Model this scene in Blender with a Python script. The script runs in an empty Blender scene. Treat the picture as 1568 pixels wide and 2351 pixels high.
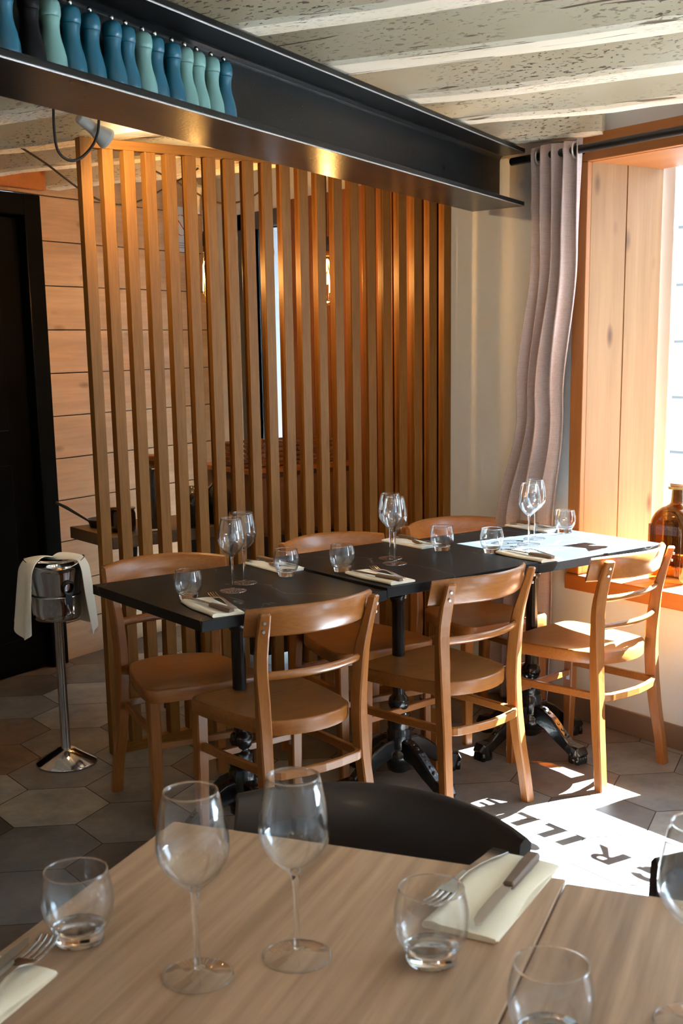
import bpy, bmesh, math, random
from math import sin, cos, pi, atan2, sqrt, radians
from mathutils import Vector, Matrix
random.seed(7)
S = bpy.context.scene
COL = S.collection

# ------------------------------------------------------------------ camera
yaw, pitch, roll = 0.61992, 0.20109, -0.01964
F, PX, PY = 2763.62, 731.82, 1357.43
fwd = Vector((sin(yaw)*cos(pitch), cos(yaw)*cos(pitch), -sin(pitch)))
rt0 = Vector((cos(yaw), -sin(yaw), 0)); up0 = rt0.cross(fwd)
rt = rt0*cos(roll) + up0*sin(roll); up = -rt0*sin(roll) + up0*cos(roll)
cd = bpy.data.cameras.new('camera'); cam = bpy.data.objects.new('camera', cd); COL.objects.link(cam)
M = Matrix.Identity(4)
for i in range(3):
    M[i][0] = rt[i]; M[i][1] = up[i]; M[i][2] = -fwd[i]
cam.matrix_world = Matrix.Translation((-1.50857, -2.63312, 1.43948)) @ M
cd.sensor_fit = 'VERTICAL'; cd.sensor_height = 36.0; cd.lens = 36.0*F/2351
# with sensor_fit VERTICAL the shift unit is the frame height
cd.shift_x = (784-PX)/2351; cd.shift_y = (PY-1175.5)/2351
cd.clip_start = 0.02
cd.dof.use_dof = True; cd.dof.focus_distance = 4.1; cd.dof.aperture_fstop = 13.0
S.camera = cam

# ------------------------------------------------------------------ world, sun, exposure
S.view_settings.view_transform = 'Standard'; S.view_settings.look = 'None'
S.view_settings.gamma = 1.0; S.view_settings.exposure = 0.66
S.view_settings.use_curve_mapping = False
W = bpy.data.worlds.new('world'); S.world = W; W.use_nodes = True
bg = W.node_tree.nodes['Background']; bg.inputs[0].default_value = (0.62, 0.80, 1.0, 1); bg.inputs[1].default_value = 8.0
sd = bpy.data.lights.new('sun', 'SUN'); sd.energy = 220.0; sd.angle = radians(0.22); sd.color = (0.66, 0.83, 1.0)
sun = bpy.data.objects.new('sun', sd); COL.objects.link(sun)
sun.rotation_euler = Vector((-1, .084, -1.33)).to_track_quat('-Z', 'Y').to_euler(); sun.location = (6, 0, 6)
cy = S.cycles
cy.max_bounces = 9; cy.diffuse_bounces = 5; cy.glossy_bounces = 5; cy.transmission_bounces = 8; cy.transparent_max_bounces = 24
cy.sample_clamp_indirect = 60.0; cy.caustics_reflective = False; cy.caustics_refractive = False
cy.use_denoising = True

# ------------------------------------------------------------------ materials
class NT:
    def __init__(s, name):
        s.m = bpy.data.materials.new(name); s.m.use_nodes = True
        s.t = s.m.node_tree; s.n = s.t.nodes; s.l = s.t.links
        s.b = s.n['Principled BSDF']; s.out = s.n['Material Output']
    def new(s, t, **k):
        x = s.n.new(t)
        for a, b in k.items(): setattr(x, a, b)
        return x
    def link(s, a, b): s.l.new(a, b)
def setb(b, **k):
    for a, v in k.items():
        b.inputs[a].default_value = v
def rgb(r, g, b):
    f = lambda c: (c/255/12.92) if c/255 <= .04045 else ((c/255+.055)/1.055)**2.4
    return (f(r), f(g), f(b), 1)
def plain(name, col, rough=.5, metal=0.0, bump=0.0, bscale=200, coat=0.0, emit=None, es=0):
    t = NT(name); t.b.inputs['Base Color'].default_value = col if len(col) == 4 else (*col, 1)
    t.b.inputs['Roughness'].default_value = rough; t.b.inputs['Metallic'].default_value = metal
    t.b.inputs['Coat Weight'].default_value = coat
    if emit: t.b.inputs['Emission Color'].default_value = (*emit, 1); t.b.inputs['Emission Strength'].default_value = es
    if bump:
        tc = t.new('ShaderNodeTexCoord'); nz = t.new('ShaderNodeTexNoise'); nz.inputs['Scale'].default_value = bscale
        bp = t.new('ShaderNodeBump'); bp.inputs['Strength'].default_value = bump; bp.inputs['Distance'].default_value = .002
        t.link(tc.outputs['Object'], nz.inputs['Vector']); t.link(nz.outputs['Fac'], bp.inputs['Height']); t.link(bp.outputs[0], t.b.inputs['Normal'])
    return t.m
def wood(name, c1, c2, axis='Z', sc=1.0, rough=.5, coat=0.0, spec=.5, knots=0.0, var=.25, bump=.15, perobj=True, fine=.55):
    """long-grain wood: stretched noise along one axis, fine pores and optional knots"""
    t = NT(name); tc = t.new('ShaderNodeTexCoord'); mp = t.new('ShaderNodeMapping')
    st = {'X': (1.2, 22, 22), 'Y': (22, 1.2, 22), 'Z': (22, 22, 1.2)}[axis]
    mp.inputs['Scale'].default_value = [v*sc for v in st]
    src = tc.outputs['Object']
    if perobj:
        oi = t.new('ShaderNodeObjectInfo'); cx = t.new('ShaderNodeCombineXYZ'); mu = t.new('ShaderNodeMath', operation='MULTIPLY'); mu.inputs[1].default_value = 13.0
        t.link(oi.outputs['Random'], mu.inputs[0])
        for i in range(3): t.link(mu.outputs[0], cx.inputs[i])
        ad = t.new('ShaderNodeVectorMath', operation='ADD'); t.link(src, ad.inputs[0]); t.link(cx.outputs[0], ad.inputs[1]); src = ad.outputs[0]
    t.link(src, mp.inputs['Vector'])
    n1 = t.new('ShaderNodeTexNoise'); n1.inputs['Scale'].default_value = 1.0; n1.inputs['Detail'].default_value = 6; n1.inputs['Roughness'].default_value = .6; n1.inputs['Distortion'].default_value = .6
    t.link(mp.outputs[0], n1.inputs['Vector'])
    n2 = t.new('ShaderNodeTexNoise'); n2.inputs['Scale'].default_value = 7.0; n2.inputs['Detail'].default_value = 3; t.link(mp.outputs[0], n2.inputs['Vector'])
    mx = t.new('ShaderNodeMix', data_type='FLOAT'); mx.inputs[0].default_value = 1-fine
    t.link(n2.outputs['Fac'], mx.inputs[2]); t.link(n1.outputs['Fac'], mx.inputs[3])
    cr = t.new('ShaderNodeValToRGB'); e = cr.color_ramp.elements
    e[0].position = .5-var; e[0].color = c1; e[1].position = .5+var; e[1].color = c2
    t.link(mx.outputs[0], cr.inputs[0]); col = cr.outputs[0]
    if knots:
        mk = t.new('ShaderNodeMapping'); mk.inputs['Scale'].default_value = {'X': (3.2, 8, 8), 'Y': (8, 3.2, 8), 'Z': (8, 8, 3.2)}[axis]
        t.link(src, mk.inputs['Vector']); vo = t.new('ShaderNodeTexVoronoi'); vo.inputs['Scale'].default_value = 1.0; t.link(mk.outputs[0], vo.inputs['Vector'])
        kr = t.new('ShaderNodeValToRGB'); k = kr.color_ramp.elements; k[0].position = 0.05; k[0].color = (1, 1, 1, 1); k[1].position = .17; k[1].color = (0, 0, 0, 1)
        t.link(vo.outputs['Distance'], kr.inputs[0])
        ml = t.new('ShaderNodeMath', operation='MULTIPLY'); ml.inputs[1].default_value = knots; t.link(kr.outputs[0], ml.inputs[0])
        m2 = t.new('ShaderNodeMix', data_type='RGBA'); m2.inputs[7].default_value = (c1[0]*.35, c1[1]*.28, c1[2]*.25, 1)
        t.link(ml.outputs[0], m2.inputs[0]); t.link(col, m2.inputs[6]); col = m2.outputs[2]
    t.link(col, t.b.inputs['Base Color'])
    t.b.inputs['Specular IOR Level'].default_value = spec
    t.b.inputs['Roughness'].default_value = rough; t.b.inputs['Coat Weight'].default_value = coat; t.b.inputs['Coat Roughness'].default_value = .2
    bp = t.new('ShaderNodeBump'); bp.inputs['Strength'].default_value = bump; bp.inputs['Distance'].default_value = .001
    t.link(mx.outputs[0], bp.inputs['Height']); t.link(bp.outputs[0], t.b.inputs['Normal'])
    return t.m
def thin_glass(name, col=(1, 1, 1), gl=1.0, ior=1.45, base=0.0, edge=None):
    t = NT(name); t.n.remove(t.b)
    tr = t.new('ShaderNodeBsdfTransparent'); tr.inputs[0].default_value = (*col, 1)
    g = t.new('ShaderNodeBsdfGlossy'); g.inputs['Roughness'].default_value = .02; g.inputs[0].default_value = (gl, gl, gl, 1)
    lw = t.new('ShaderNodeLayerWeight'); lw.inputs[0].default_value = .5
    pw = t.new('ShaderNodeMath', operation='POWER'); pw.inputs[1].default_value = 4.0; t.link(lw.outputs['Facing'], pw.inputs[0])
    ad = t.new('ShaderNodeMath', operation='MULTIPLY_ADD', use_clamp=True); f0 = ((ior-1)/(ior+1))**2+base; ad.inputs[1].default_value = 1-f0; ad.inputs[2].default_value = f0; t.link(pw.outputs[0], ad.inputs[0])
    if edge is not None:                     # longer path through the wall near the silhouette
        p2 = t.new('ShaderNodeMath', operation='POWER'); p2.inputs[1].default_value = 5.0; t.link(lw.outputs['Facing'], p2.inputs[0])
        cm = t.new('ShaderNodeMix', data_type='RGBA'); cm.inputs[6].default_value = (*col, 1); cm.inputs[7].default_value = (edge, edge, edge, 1)
        t.link(p2.outputs[0], cm.inputs[0]); t.link(cm.outputs[2], tr.inputs[0])
    mx = t.new('ShaderNodeMixShader'); t.link(ad.outputs[0], mx.inputs[0]); t.link(tr.outputs[0], mx.inputs[1]); t.link(g.outputs[0], mx.inputs[2])
    t.link(mx.outputs[0], t.out.inputs[0]); return t.m
def solid_glass(name, col=(1, 1, 1), ior=1.45, rough=0.0):
    t = NT(name); setb(t.b, Roughness=rough, IOR=ior); t.b.inputs['Base Color'].default_value = (*col, 1)
    t.b.inputs['Transmission Weight'].default_value = 1.0; return t.m

MAT = {}
MAT['chair'] = wood('honey_beech', rgb(124, 70, 27), rgb(164, 102, 44), 'Z', .9, .36, .12, bump=.05, var=.3)
MAT['chairx'] = wood('honey_beech_cross', rgb(124, 70, 27), rgb(166, 104, 45), 'X', .9, .34, .15, bump=.05, var=.3)
MAT['dark_chair'] = wood('dark_stained_beech', rgb(26, 17, 13), rgb(40, 26, 19), 'X', 1, .4, .1, var=.3, bump=.05)
MAT['oak'] = wood('pale_oak', rgb(108, 68, 26), rgb(144, 98, 44), 'Z', 1.3, .5, .0, spec=.2, var=.28, bump=.12)
MAT['oakx'] = wood('pale_oak_cross', rgb(108, 68, 26), rgb(144, 98, 44), 'X', 1.3, .6, .0, spec=.15, var=.28, bump=.12)
MAT['batten'] = wood('warm_batten', rgb(96, 54, 26), rgb(126, 76, 40), 'Z', 1.3, .5, .0, var=.28, bump=.12)
MAT['pine'] = wood('pine_jamb', rgb(132, 94, 58), rgb(172, 130, 88), 'Z', .55, .5, .0, spec=.25, knots=.8, var=.3, bump=.08, fine=.35)
MAT['pinex'] = wood('orange_pine', rgb(152, 90, 40), rgb(184, 118, 60), 'Y', .6, .5, .0, knots=.7, var=.3, bump=.08, fine=.35)
MAT['pinev'] = wood('orange_pine_upright', rgb(152, 90, 40), rgb(184, 118, 60), 'Z', .6, .5, .0, knots=.5, var=.3, bump=.08, fine=.35)
MAT['plank'] = wood('raw_plank', rgb(152, 120, 88), rgb(200, 170, 136), 'X', .5, .6, .0, knots=.8, var=.3, bump=.12, perobj=False, fine=.35)
MAT['counter'] = wood('dark_slab', rgb(88, 68, 48), rgb(120, 94, 68), 'X', 1, .5, .0, var=.3)
MAT['fgtable'] = wood('limed_oak_laminate', rgb(128, 98, 76), rgb(204, 170, 140), 'Y', .42, .40, .0, var=.2, bump=.05, perobj=True, fine=.45)
MAT['cabinet'] = wood('brown_cabinet', rgb(92, 58, 34), rgb(118, 78, 48), 'X', 1, .5, .0, var=.3)
MAT['knifewood'] = wood('knife_handle_wood', rgb(92, 72, 56), rgb(120, 96, 76), 'Y', 3, .5, .0, var=.3, bump=.05)
MAT['iron'] = plain('black_cast_iron', (.006, .006, .007), .22, 0, .25, 60, coat=.3)
MAT['blackmetal'] = plain('black_metal', (.012, .012, .013), .35)
MAT['blackpaint'] = plain('black_door_paint', (.003, .0035, .004), .3)
MAT['blackpaint'].node_tree.nodes['Principled BSDF'].inputs['Specular IOR Level'].default_value = .05
MAT['steel'] = plain('polished_steel', (.62, .61, .6), .1, 1)
MAT['cutlery'] = plain('cutlery_steel', (.6, .59, .57), .16, 1)
MAT['screw'] = plain('zinc_screw', (.75, .75, .74), .3, .7)
MAT['plaster'] = plain('grey_cream_plaster', rgb(220, 225, 230), .85, 0, .25, 160)
MAT['plaster_ceiling'] = plain('ceiling_plaster', rgb(214, 210, 200), .9, 0, .2, 60)
MAT['napkin'] = plain('cream_napkin', rgb(238, 228, 206), .9, 0, .2, 900)
MAT['napkin_white'] = plain('white_napkin', rgb(240, 236, 224), .9, 0, .2, 900)
MAT['towel'] = plain('white_cotton_towel', rgb(226, 220, 204), .95, 0, .5, 700)
MAT['glass'] = thin_glass('clear_thin_glass', (.99, .995, .995), 1.0, 1.5, .02, .35)
MAT['glassfoot'] = thin_glass('clear_foot_glass', (.99, .99, .99), 1.0, 1.5, .03)
MAT['glassbase'] = solid_glass('clear_solid_glass', (1, 1, 1), 1.47)
MAT['pane'] = thin_glass('window_pane_glass', (.97, .985, .98), 1.0, 1.3)
MAT['amber'] = thin_glass('amber_glass', (.56, .39, .19), 1.0, 1.5, .01)
MAT['brownjar'] = plain('brown_glaze', (.03, .012, .006), .12, 0, coat=.6)
MAT['cork'] = plain('cork', rgb(196, 160, 120), .9, 0, .4, 300)
MAT['blue'] = plain('petrol_blue_lacquer', rgb(10, 86, 108), .36, 0, .06, 300, coat=.15)
MAT['sage'] = plain('sage_green_lacquer', rgb(108, 150, 144), .4, 0, .06, 300, coat=.15)
MAT['blackmill'] = plain('black_lacquer', (.004, .004, .005), .45, 0, .06, 300)
MAT['blackmill'].node_tree.nodes['Principled BSDF'].inputs['Specular IOR Level'].default_value = .12
MAT['white'] = plain('white_paint', rgb(236, 236, 232), .5)
MAT['lampwhite'] = plain('grey_white_lamp', rgb(176, 178, 172), .45)
MAT['paper'] = plain('pale_blue_paper', rgb(190, 206, 222), .7)
MAT['ink'] = plain('grey_print', rgb(120, 124, 134), .7)
MAT['red'] = plain('red_print', rgb(176, 44, 40), .6)
MAT['sticker'] = plain('sticker_white', rgb(240, 240, 240), .6)
MAT['baseboard'] = plain('brown_stone_skirting', rgb(126, 104, 88), .6, 0, .3, 90)
MAT['cord'] = plain('brown_cable', (.025, .016, .011), .6)
MAT['vinyl'] = plain('grey_vinyl', rgb(96, 100, 98), .7)
MAT['brass'] = plain('aged_brass', (.35, .2, .07), .35, 1)
MAT['darkgreen'] = plain('dark_green_bottle', (.012, .018, .015), .12, coat=.4)
MAT['leafdry'] = plain('dark_dried_herbs', (.035, .022, .016), .95, 0, .8, 60)
MAT['filament'] = plain('glowing_filament', (1, .6, .2), .5, emit=(1, .56, .16), es=60)
MAT['lens'] = plain('lamp_lens', (1, .85, .6), .5, emit=(1, .72, .42), es=25)
MAT['facade'] = plain('pale_limestone', rgb(112, 110, 104), .9, 0, .3, 12)
MAT['joint'] = plain('facade_joint', rgb(66, 62, 58), .9)
MAT['zinc'] = plain('zinc_pipe', rgb(96, 108, 118), .5, 0)
MAT['street'] = plain('street_paving', rgb(120, 120, 118), .9)

def beam_mat():
    t = NT('black_painted_steel'); tc = t.new('ShaderNodeTexCoord')
    n = t.new('ShaderNodeTexNoise'); n.inputs['Scale'].default_value = 9; n.inputs['Detail'].default_value = 5; t.link(tc.outputs['Object'], n.inputs['Vector'])
    cr = t.new('ShaderNodeValToRGB'); e = cr.color_ramp.elements; e[0].position = .3; e[0].color = (.006, .0065, .007, 1); e[1].position = .8; e[1].color = (.012, .012, .012, 1)
    t.link(n.outputs['Fac'], cr.inputs[0])
    v = t.new('ShaderNodeTexNoise'); v.inputs['Scale'].default_value = 160; t.link(tc.outputs['Object'], v.inputs['Vector'])
    vr = t.new('ShaderNodeValToRGB'); e = vr.color_ramp.elements; e[0].position = .745; e[0].color = (0, 0, 0, 1); e[1].position = .78; e[1].color = (1, 1, 1, 1); t.link(v.outputs['Fac'], vr.inputs[0])
    mx = t.new('ShaderNodeMix', data_type='RGBA'); mx.inputs[7].default_value = (.3, .29, .27, 1); t.link(vr.outputs[0], mx.inputs[0]); t.link(cr.outputs[0], mx.inputs[6])
    t.link(mx.outputs[2], t.b.inputs['Base Color'])
    t.b.inputs['Specular IOR Level'].default_value = .2
    rr = t.new('ShaderNodeMapRange'); rr.inputs[3].default_value = .25; rr.inputs[4].default_value = .33; t.link(n.outputs['Fac'], rr.inputs[0]); t.link(rr.outputs[0], t.b.inputs['Roughness'])
    b2 = t.new('ShaderNodeTexNoise'); b2.inputs['Scale'].default_value = 130; t.link(tc.outputs['Object'], b2.inputs['Vector'])
    bp = t.new('ShaderNodeBump'); bp.inputs['Strength'].default_value = .35; bp.inputs['Distance'].default_value = .0012; t.link(b2.outputs['Fac'], bp.inputs['Height']); t.link(bp.outputs[0], t.b.inputs['Normal'])
    return t.m
MAT['beam'] = beam_mat()

def joist_mat():
    """old timber under worn cream limewash: dark worm flecks and grain cracks along local Y"""
    t = NT('limewashed_old_timber'); tc = t.new('ShaderNodeTexCoord')
    def noise(sc, scale, det=4, dist=0.0):
        m = t.new('ShaderNodeMapping'); m.inputs['Scale'].default_value = sc; t.link(tc.outputs['Object'], m.inputs['Vector'])
        n = t.new('ShaderNodeTexNoise'); n.inputs['Scale'].default_value = scale; n.inputs['Detail'].default_value = det; n.inputs['Distortion'].default_value = dist
        t.link(m.outputs[0], n.inputs['Vector']); return n.outputs['Fac']
    def ramp(a, p0, p1, inv=False):
        r = t.new('ShaderNodeValToRGB'); e = r.color_ramp.elements; e[0].position = p0; e[1].position = p1
        e[0].color = (1, 1, 1, 1) if inv else (0, 0, 0, 1); e[1].color = (0, 0, 0, 1) if inv else (1, 1, 1, 1); t.link(a, r.inputs[0]); return r.outputs[0]
    def mul(a, b):
        m = t.new('ShaderNodeMath', operation='MULTIPLY'); t.link(a, m.inputs[0])
        if isinstance(b, float): m.inputs[1].default_value = b
        else: t.link(b, m.inputs[1])
        return m.outputs[0]
    base = t.new('ShaderNodeValToRGB'); e = base.color_ramp.elements; e[0].position = .3; e[0].color = rgb(222, 211, 184); e[1].position = .7; e[1].color = rgb(243, 237, 218)
    t.link(noise((1, .4, 1), 5, 3), base.inputs[0])
    flecks = mul(ramp(noise((1, .20, 1), 230, 3, .4), .375, .41, True), ramp(noise((1, .5, 1), 5.5, 2), .40, .60))
    cracks = mul(ramp(noise((1, .04, 1), 60, 2, .8), .31, .325, True), 1.0)
    mxm = t.new('ShaderNodeMath', operation='MAXIMUM'); t.link(flecks, mxm.inputs[0]); t.link(cracks, mxm.inputs[1])
    m = t.new('ShaderNodeMix', data_type='RGBA'); m.inputs[7].default_value = rgb(104, 86, 64)
    t.link(mul(mxm.outputs[0], .85), m.inputs[0]); t.link(base.outputs[0], m.inputs[6]); t.link(m.outputs[2], t.b.inputs['Base Color'])
    t.b.inputs['Roughness'].default_value = .85
    bp = t.new('ShaderNodeBump'); bp.inputs['Strength'].default_value = .6; bp.inputs['Distance'].default_value = .004; bp.invert = True
    ad = t.new('ShaderNodeMath', operation='ADD'); t.link(mxm.outputs[0], ad.inputs[0]); t.link(mul(noise((1, .3, 1), 45, 4), .7), ad.inputs[1])
    t.link(ad.outputs[0], bp.inputs['Height']); t.link(bp.outputs[0], t.b.inputs['Normal'])
    return t.m
MAT['joist'] = joist_mat()

def tabletop_mat():
    t = NT('black_stone_laminate'); tc = t.new('ShaderNodeTexCoord'); oi = t.new('ShaderNodeObjectInfo')
    ad = t.new('ShaderNodeVectorMath', operation='ADD'); t.link(tc.outputs['Object'], ad.inputs[0])
    cx = t.new('ShaderNodeCombineXYZ'); t.link(oi.outputs['Random'], cx.inputs[0]); t.link(oi.outputs['Random'], cx.inputs[1]); sc = t.new('ShaderNodeVectorMath', operation='SCALE'); sc.inputs[3].default_value = 5
    t.link(cx.outputs[0], sc.inputs[0]); t.link(sc.outputs[0], ad.inputs[1])
    n = t.new('ShaderNodeTexNoise'); n.inputs['Scale'].default_value = 1.5; n.inputs['Detail'].default_value = 5; n.inputs['Distortion'].default_value = .8; t.link(ad.outputs[0], n.inputs['Vector'])
    s = t.new('ShaderNodeMath', operation='SUBTRACT'); s.inputs[1].default_value = .5; t.link(n.outputs['Fac'], s.inputs[0])
    a = t.new('ShaderNodeMath', operation='ABSOLUTE'); t.link(s.outputs[0], a.inputs[0])
    r = t.new('ShaderNodeValToRGB'); e = r.color_ramp.elements; e[0].position = 0; e[0].color = (.10, .095, .09, 1); e[1].position = .0035; e[1].color = (0, 0, 0, 1); t.link(a.outputs[0], r.inputs[0])
    n2 = t.new('ShaderNodeTexNoise'); n2.inputs['Scale'].default_value = 220; t.link(tc.outputs['Object'], n2.inputs['Vector'])
    c = t.new('ShaderNodeValToRGB'); e = c.color_ramp.elements; e[0].color = (.009, .009, .009, 1); e[1].color = (.016, .016, .016, 1); t.link(n2.outputs['Fac'], c.inputs[0])
    mx = t.new('ShaderNodeMix', data_type='RGBA', blend_type='ADD'); mx.inputs[0].default_value = 1; t.link(c.outputs[0], mx.inputs[6]); t.link(r.outputs[0], mx.inputs[7]); t.link(mx.outputs[2], t.b.inputs['Base Color'])
    t.b.inputs['Roughness'].default_value = .40; t.b.inputs['Specular IOR Level'].default_value = .09
    bp = t.new('ShaderNodeBump'); bp.inputs['Strength'].default_value = .15; bp.inputs['Distance'].default_value = .0006; t.link(n2.outputs['Fac'], bp.inputs['Height']); t.link(bp.outputs[0], t.b.inputs['Normal'])
    return t.m
MAT['slate'] = tabletop_mat()

def tile_mat(i, c):
    t = NT('hex_tile_%d' % i); tc = t.new('ShaderNodeTexCoord')
    n = t.new('ShaderNodeTexNoise'); n.inputs['Scale'].default_value = 6; n.inputs['Detail'].default_value = 8; n.inputs['Roughness'].default_value = .7; t.link(tc.outputs['Object'], n.inputs['Vector'])
    r = t.new('ShaderNodeValToRGB'); e = r.color_ramp.elements; e[0].position = .3; e[0].color = tuple(v*.58 for v in c[:3])+(1,); e[1].position = .7; e[1].color = tuple(min(1, v*1.32) for v in c[:3])+(1,)
    t.link(n.outputs['Fac'], r.inputs[0]); t.link(r.outputs[0], t.b.inputs['Base Color'])
    rr = t.new('ShaderNodeMapRange'); rr.inputs[3].default_value = .5; rr.inputs[4].default_value = .34; t.link(n.outputs['Fac'], rr.inputs[0]); t.link(rr.outputs[0], t.b.inputs['Roughness'])
    bp = t.new('ShaderNodeBump'); bp.inputs['Strength'].default_value = .12; bp.inputs['Distance'].default_value = .002; t.link(n.outputs['Fac'], bp.inputs['Height']); t.link(bp.outputs[0], t.b.inputs['Normal'])
    return t.m
TILES = [tile_mat(0, rgb(122, 115, 108)), tile_mat(1, rgb(158, 150, 138)), tile_mat(2, rgb(84, 73, 64)), tile_mat(3, rgb(114, 94, 80)), tile_mat(4, rgb(104, 99, 94))]
MAT['grout'] = plain('dark_grout', rgb(62, 54, 47), .9)

def curtain_mat():
    t = NT('mauve_grey_linen'); tc = t.new('ShaderNodeTexCoord')
    outs = []
    for sc in ((30, 30, 500), (500, 500, 20)):
        m = t.new('ShaderNodeMapping'); m.inputs['Scale'].default_value = sc; t.link(tc.outputs['Object'], m.inputs['Vector'])
        n = t.new('ShaderNodeTexNoise'); n.inputs['Scale'].default_value = 1; n.inputs['Detail'].default_value = 2; t.link(m.outputs[0], n.inputs['Vector']); outs.append(n.outputs['Fac'])
    a = t.new('ShaderNodeMath', operation='ADD'); t.link(outs[0], a.inputs[0]); t.link(outs[1], a.inputs[1])
    r = t.new('ShaderNodeValToRGB'); e = r.color_ramp.elements; e[0].position = .6; e[0].color = rgb(180, 160, 156); e[1].position = 1; e[1].color = rgb(200, 182, 178)
    h = t.new('ShaderNodeMath', operation='MULTIPLY'); h.inputs[1].default_value = .85; t.link(a.outputs[0], h.inputs[0]); t.link(h.outputs[0], r.inputs[0]); t.link(r.outputs[0], t.b.inputs['Base Color'])
    t.b.inputs['Roughness'].default_value = .9; t.b.inputs['Sheen Weight'].default_value = .2
    return t.m
MAT['curtain'] = curtain_mat()

# ------------------------------------------------------------------ mesh helpers
class MB:
    def __init__(s): s.v = []; s.f = []; s.mi = []; s.sm = []
    def add(s, vs, fs, mi=0, smooth=False):
        o = len(s.v); s.v += [tuple(v) for v in vs]
        for f in fs: s.f.append(tuple(i+o for i in f)); s.mi.append(mi); s.sm.append(smooth)
        return s
    def box(s, x0, x1, y0, y1, z0, z1, mi=0, M=None):
        vs = [Vector((x, y, z)) for x in (x0, x1) for y in (y0, y1) for z in (z0, z1)]
        if M is not None: vs = [M @ v for v in vs]
        return s.add(vs, [(0, 1, 3, 2), (4, 6, 7, 5), (0, 4, 5, 1), (2, 3, 7, 6), (0, 2, 6, 4), (1, 5, 7, 3)], mi)
    def rings(s, rings, closed=True, caps=True, mi=0, smooth=True):
        n = len(rings[0]); vs = [p for r in rings for p in r]; fs = []
        for k in range(len(rings)-1):
            for i in range(n if closed else n-1):
                j = (i+1) % n
                fs.append((k*n+i, k*n+j, (k+1)*n+j, (k+1)*n+i))
        s.add(vs, fs, mi, smooth)
        if caps:
            s.add(rings[0], [tuple(range(n))[::-1]], mi, False); s.add(rings[-1], [tuple(range(n))], mi, False)
        return s
    def lathe(s, prof, c=(0, 0, 0), seg=32, caps=True, mi=0, smooth=True):
        rs = [[(c[0]+r*cos(2*pi*i/seg), c[1]+r*sin(2*pi*i/seg), c[2]+z) for i in range(seg)] for r, z in prof]
        return s.rings(rs, True, caps, mi, smooth)
    def tube(s, pts, r, seg=10, caps=True, mi=0, sx=None):
        """round (or w x h rectangular if r is a tuple) sweep along points"""
        P = [Vector(p) for p in pts]; rs = []; upv = Vector((0, 0, 1))
        T0 = (P[1]-P[0]).normalized()
        if abs(T0.dot(upv)) > .9: upv = Vector((0, 1, 0))
        N = (upv - T0*upv.dot(T0)).normalized()
        for i, p in enumerate(P):
            T = (P[min(i+1, len(P)-1)]-P[max(i-1, 0)]).normalized()
            N = (N - T*N.dot(T)).normalized(); B = T.cross(N)
            rr = r[i] if isinstance(r, list) else r
            if isinstance(rr, tuple):
                w, h = rr; c = min(w, h)*.28
                q = [(w-c, h), (w, h-c), (w, c-h), (w-c, -h), (c-w, -h), (-w, c-h), (-w, h-c), (c-w, h)]
                rs.append([p+B*a+N*b for a, b in q])
            else: rs.append([p+(B*cos(2*pi*k/seg)+N*sin(2*pi*k/seg))*rr for k in range(seg)])
        return s.rings(rs, True, caps, mi, not isinstance(r[0] if isinstance(r, list) else r, tuple))
    def prism(s, poly, z0, z1, mi=0, M=None, axis='Z'):
        f = {'Z': lambda a, b, c: (a, b, c), 'X': lambda a, b, c: (c, a, b), 'Y': lambda a, b, c: (a, c, b)}[axis]
        r = [[Vector(f(a, b, z)) for a, b in poly] for z in (z0, z1)]
        if M is not None: r = [[M @ v for v in q] for q in r]
        return s.rings(r, True, True, mi, False)
    def grid(s, fn, nu, nv, mi=0, smooth=True):
        vs = [fn(u/nu, v/nv) for u in range(nu+1) for v in range(nv+1)]
        fs = [(u*(nv+1)+v, u*(nv+1)+v+1, (u+1)*(nv+1)+v+1, (u+1)*(nv+1)+v) for u in range(nu) for v in range(nv)]
        return s.add(vs, fs, mi, smooth)
    def build(s, name, mats, parent=None, bevel=0, subd=0, loc=None, rz=0, solid=0, weld=False):
        me = bpy.data.meshes.new(name); me.from_pydata(s.v, [], s.f); me.update()
        for p, m_, sm in zip(me.polygons, s.mi, s.sm): p.material_index = m_; p.use_smooth = sm
        bm = bmesh.new(); bm.from_mesh(me)
        if weld: bmesh.ops.remove_doubles(bm, verts=bm.verts, dist=1e-5)
        bmesh.ops.recalc_face_normals(bm, faces=bm.faces)
        bm.to_mesh(me); bm.free()
        for m in (mats if isinstance(mats, list) else [mats]): me.materials.append(MAT[m] if isinstance(m, str) else m)
        o = bpy.data.objects.new(name, me); COL.objects.link(o)
        if parent: o.parent = parent
        if loc: o.location = loc
        if rz: o.rotation_euler[2] = rz
        if solid:
            md = o.modifiers.new('solid', 'SOLIDIFY'); md.thickness = solid; md.offset = 0
        if bevel:
            md = o.modifiers.new('bevel', 'BEVEL'); md.width = bevel; md.segments = 2; md.limit_method = 'ANGLE'; md.angle_limit = radians(40); md.harden_normals = False
        if subd:
            md = o.modifiers.new('sub', 'SUBSURF'); md.levels = subd; md.render_levels = subd
        return o
def thing(name, label, cat, loc=(0, 0, 0), rz=0, group=None):
    o = bpy.data.objects.new(name, None); COL.objects.link(o); o.empty_display_size = .05
    o.location = loc; o.rotation_euler = (0, 0, rz); o['label'] = label; o['category'] = cat
    if group: o['group'] = group
    return o
def tag(o, label, cat, group=None, kind=None):
    o['label'] = label; o['category'] = cat
    if group: o['group'] = group
    if kind: o['kind'] = kind
    return o
def struct(o, label=None):
    o['kind'] = 'structure'
    if label: o['label'] = label
    return o
def kids(o): return [c for c in bpy.data.objects if c.parent == o]
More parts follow.
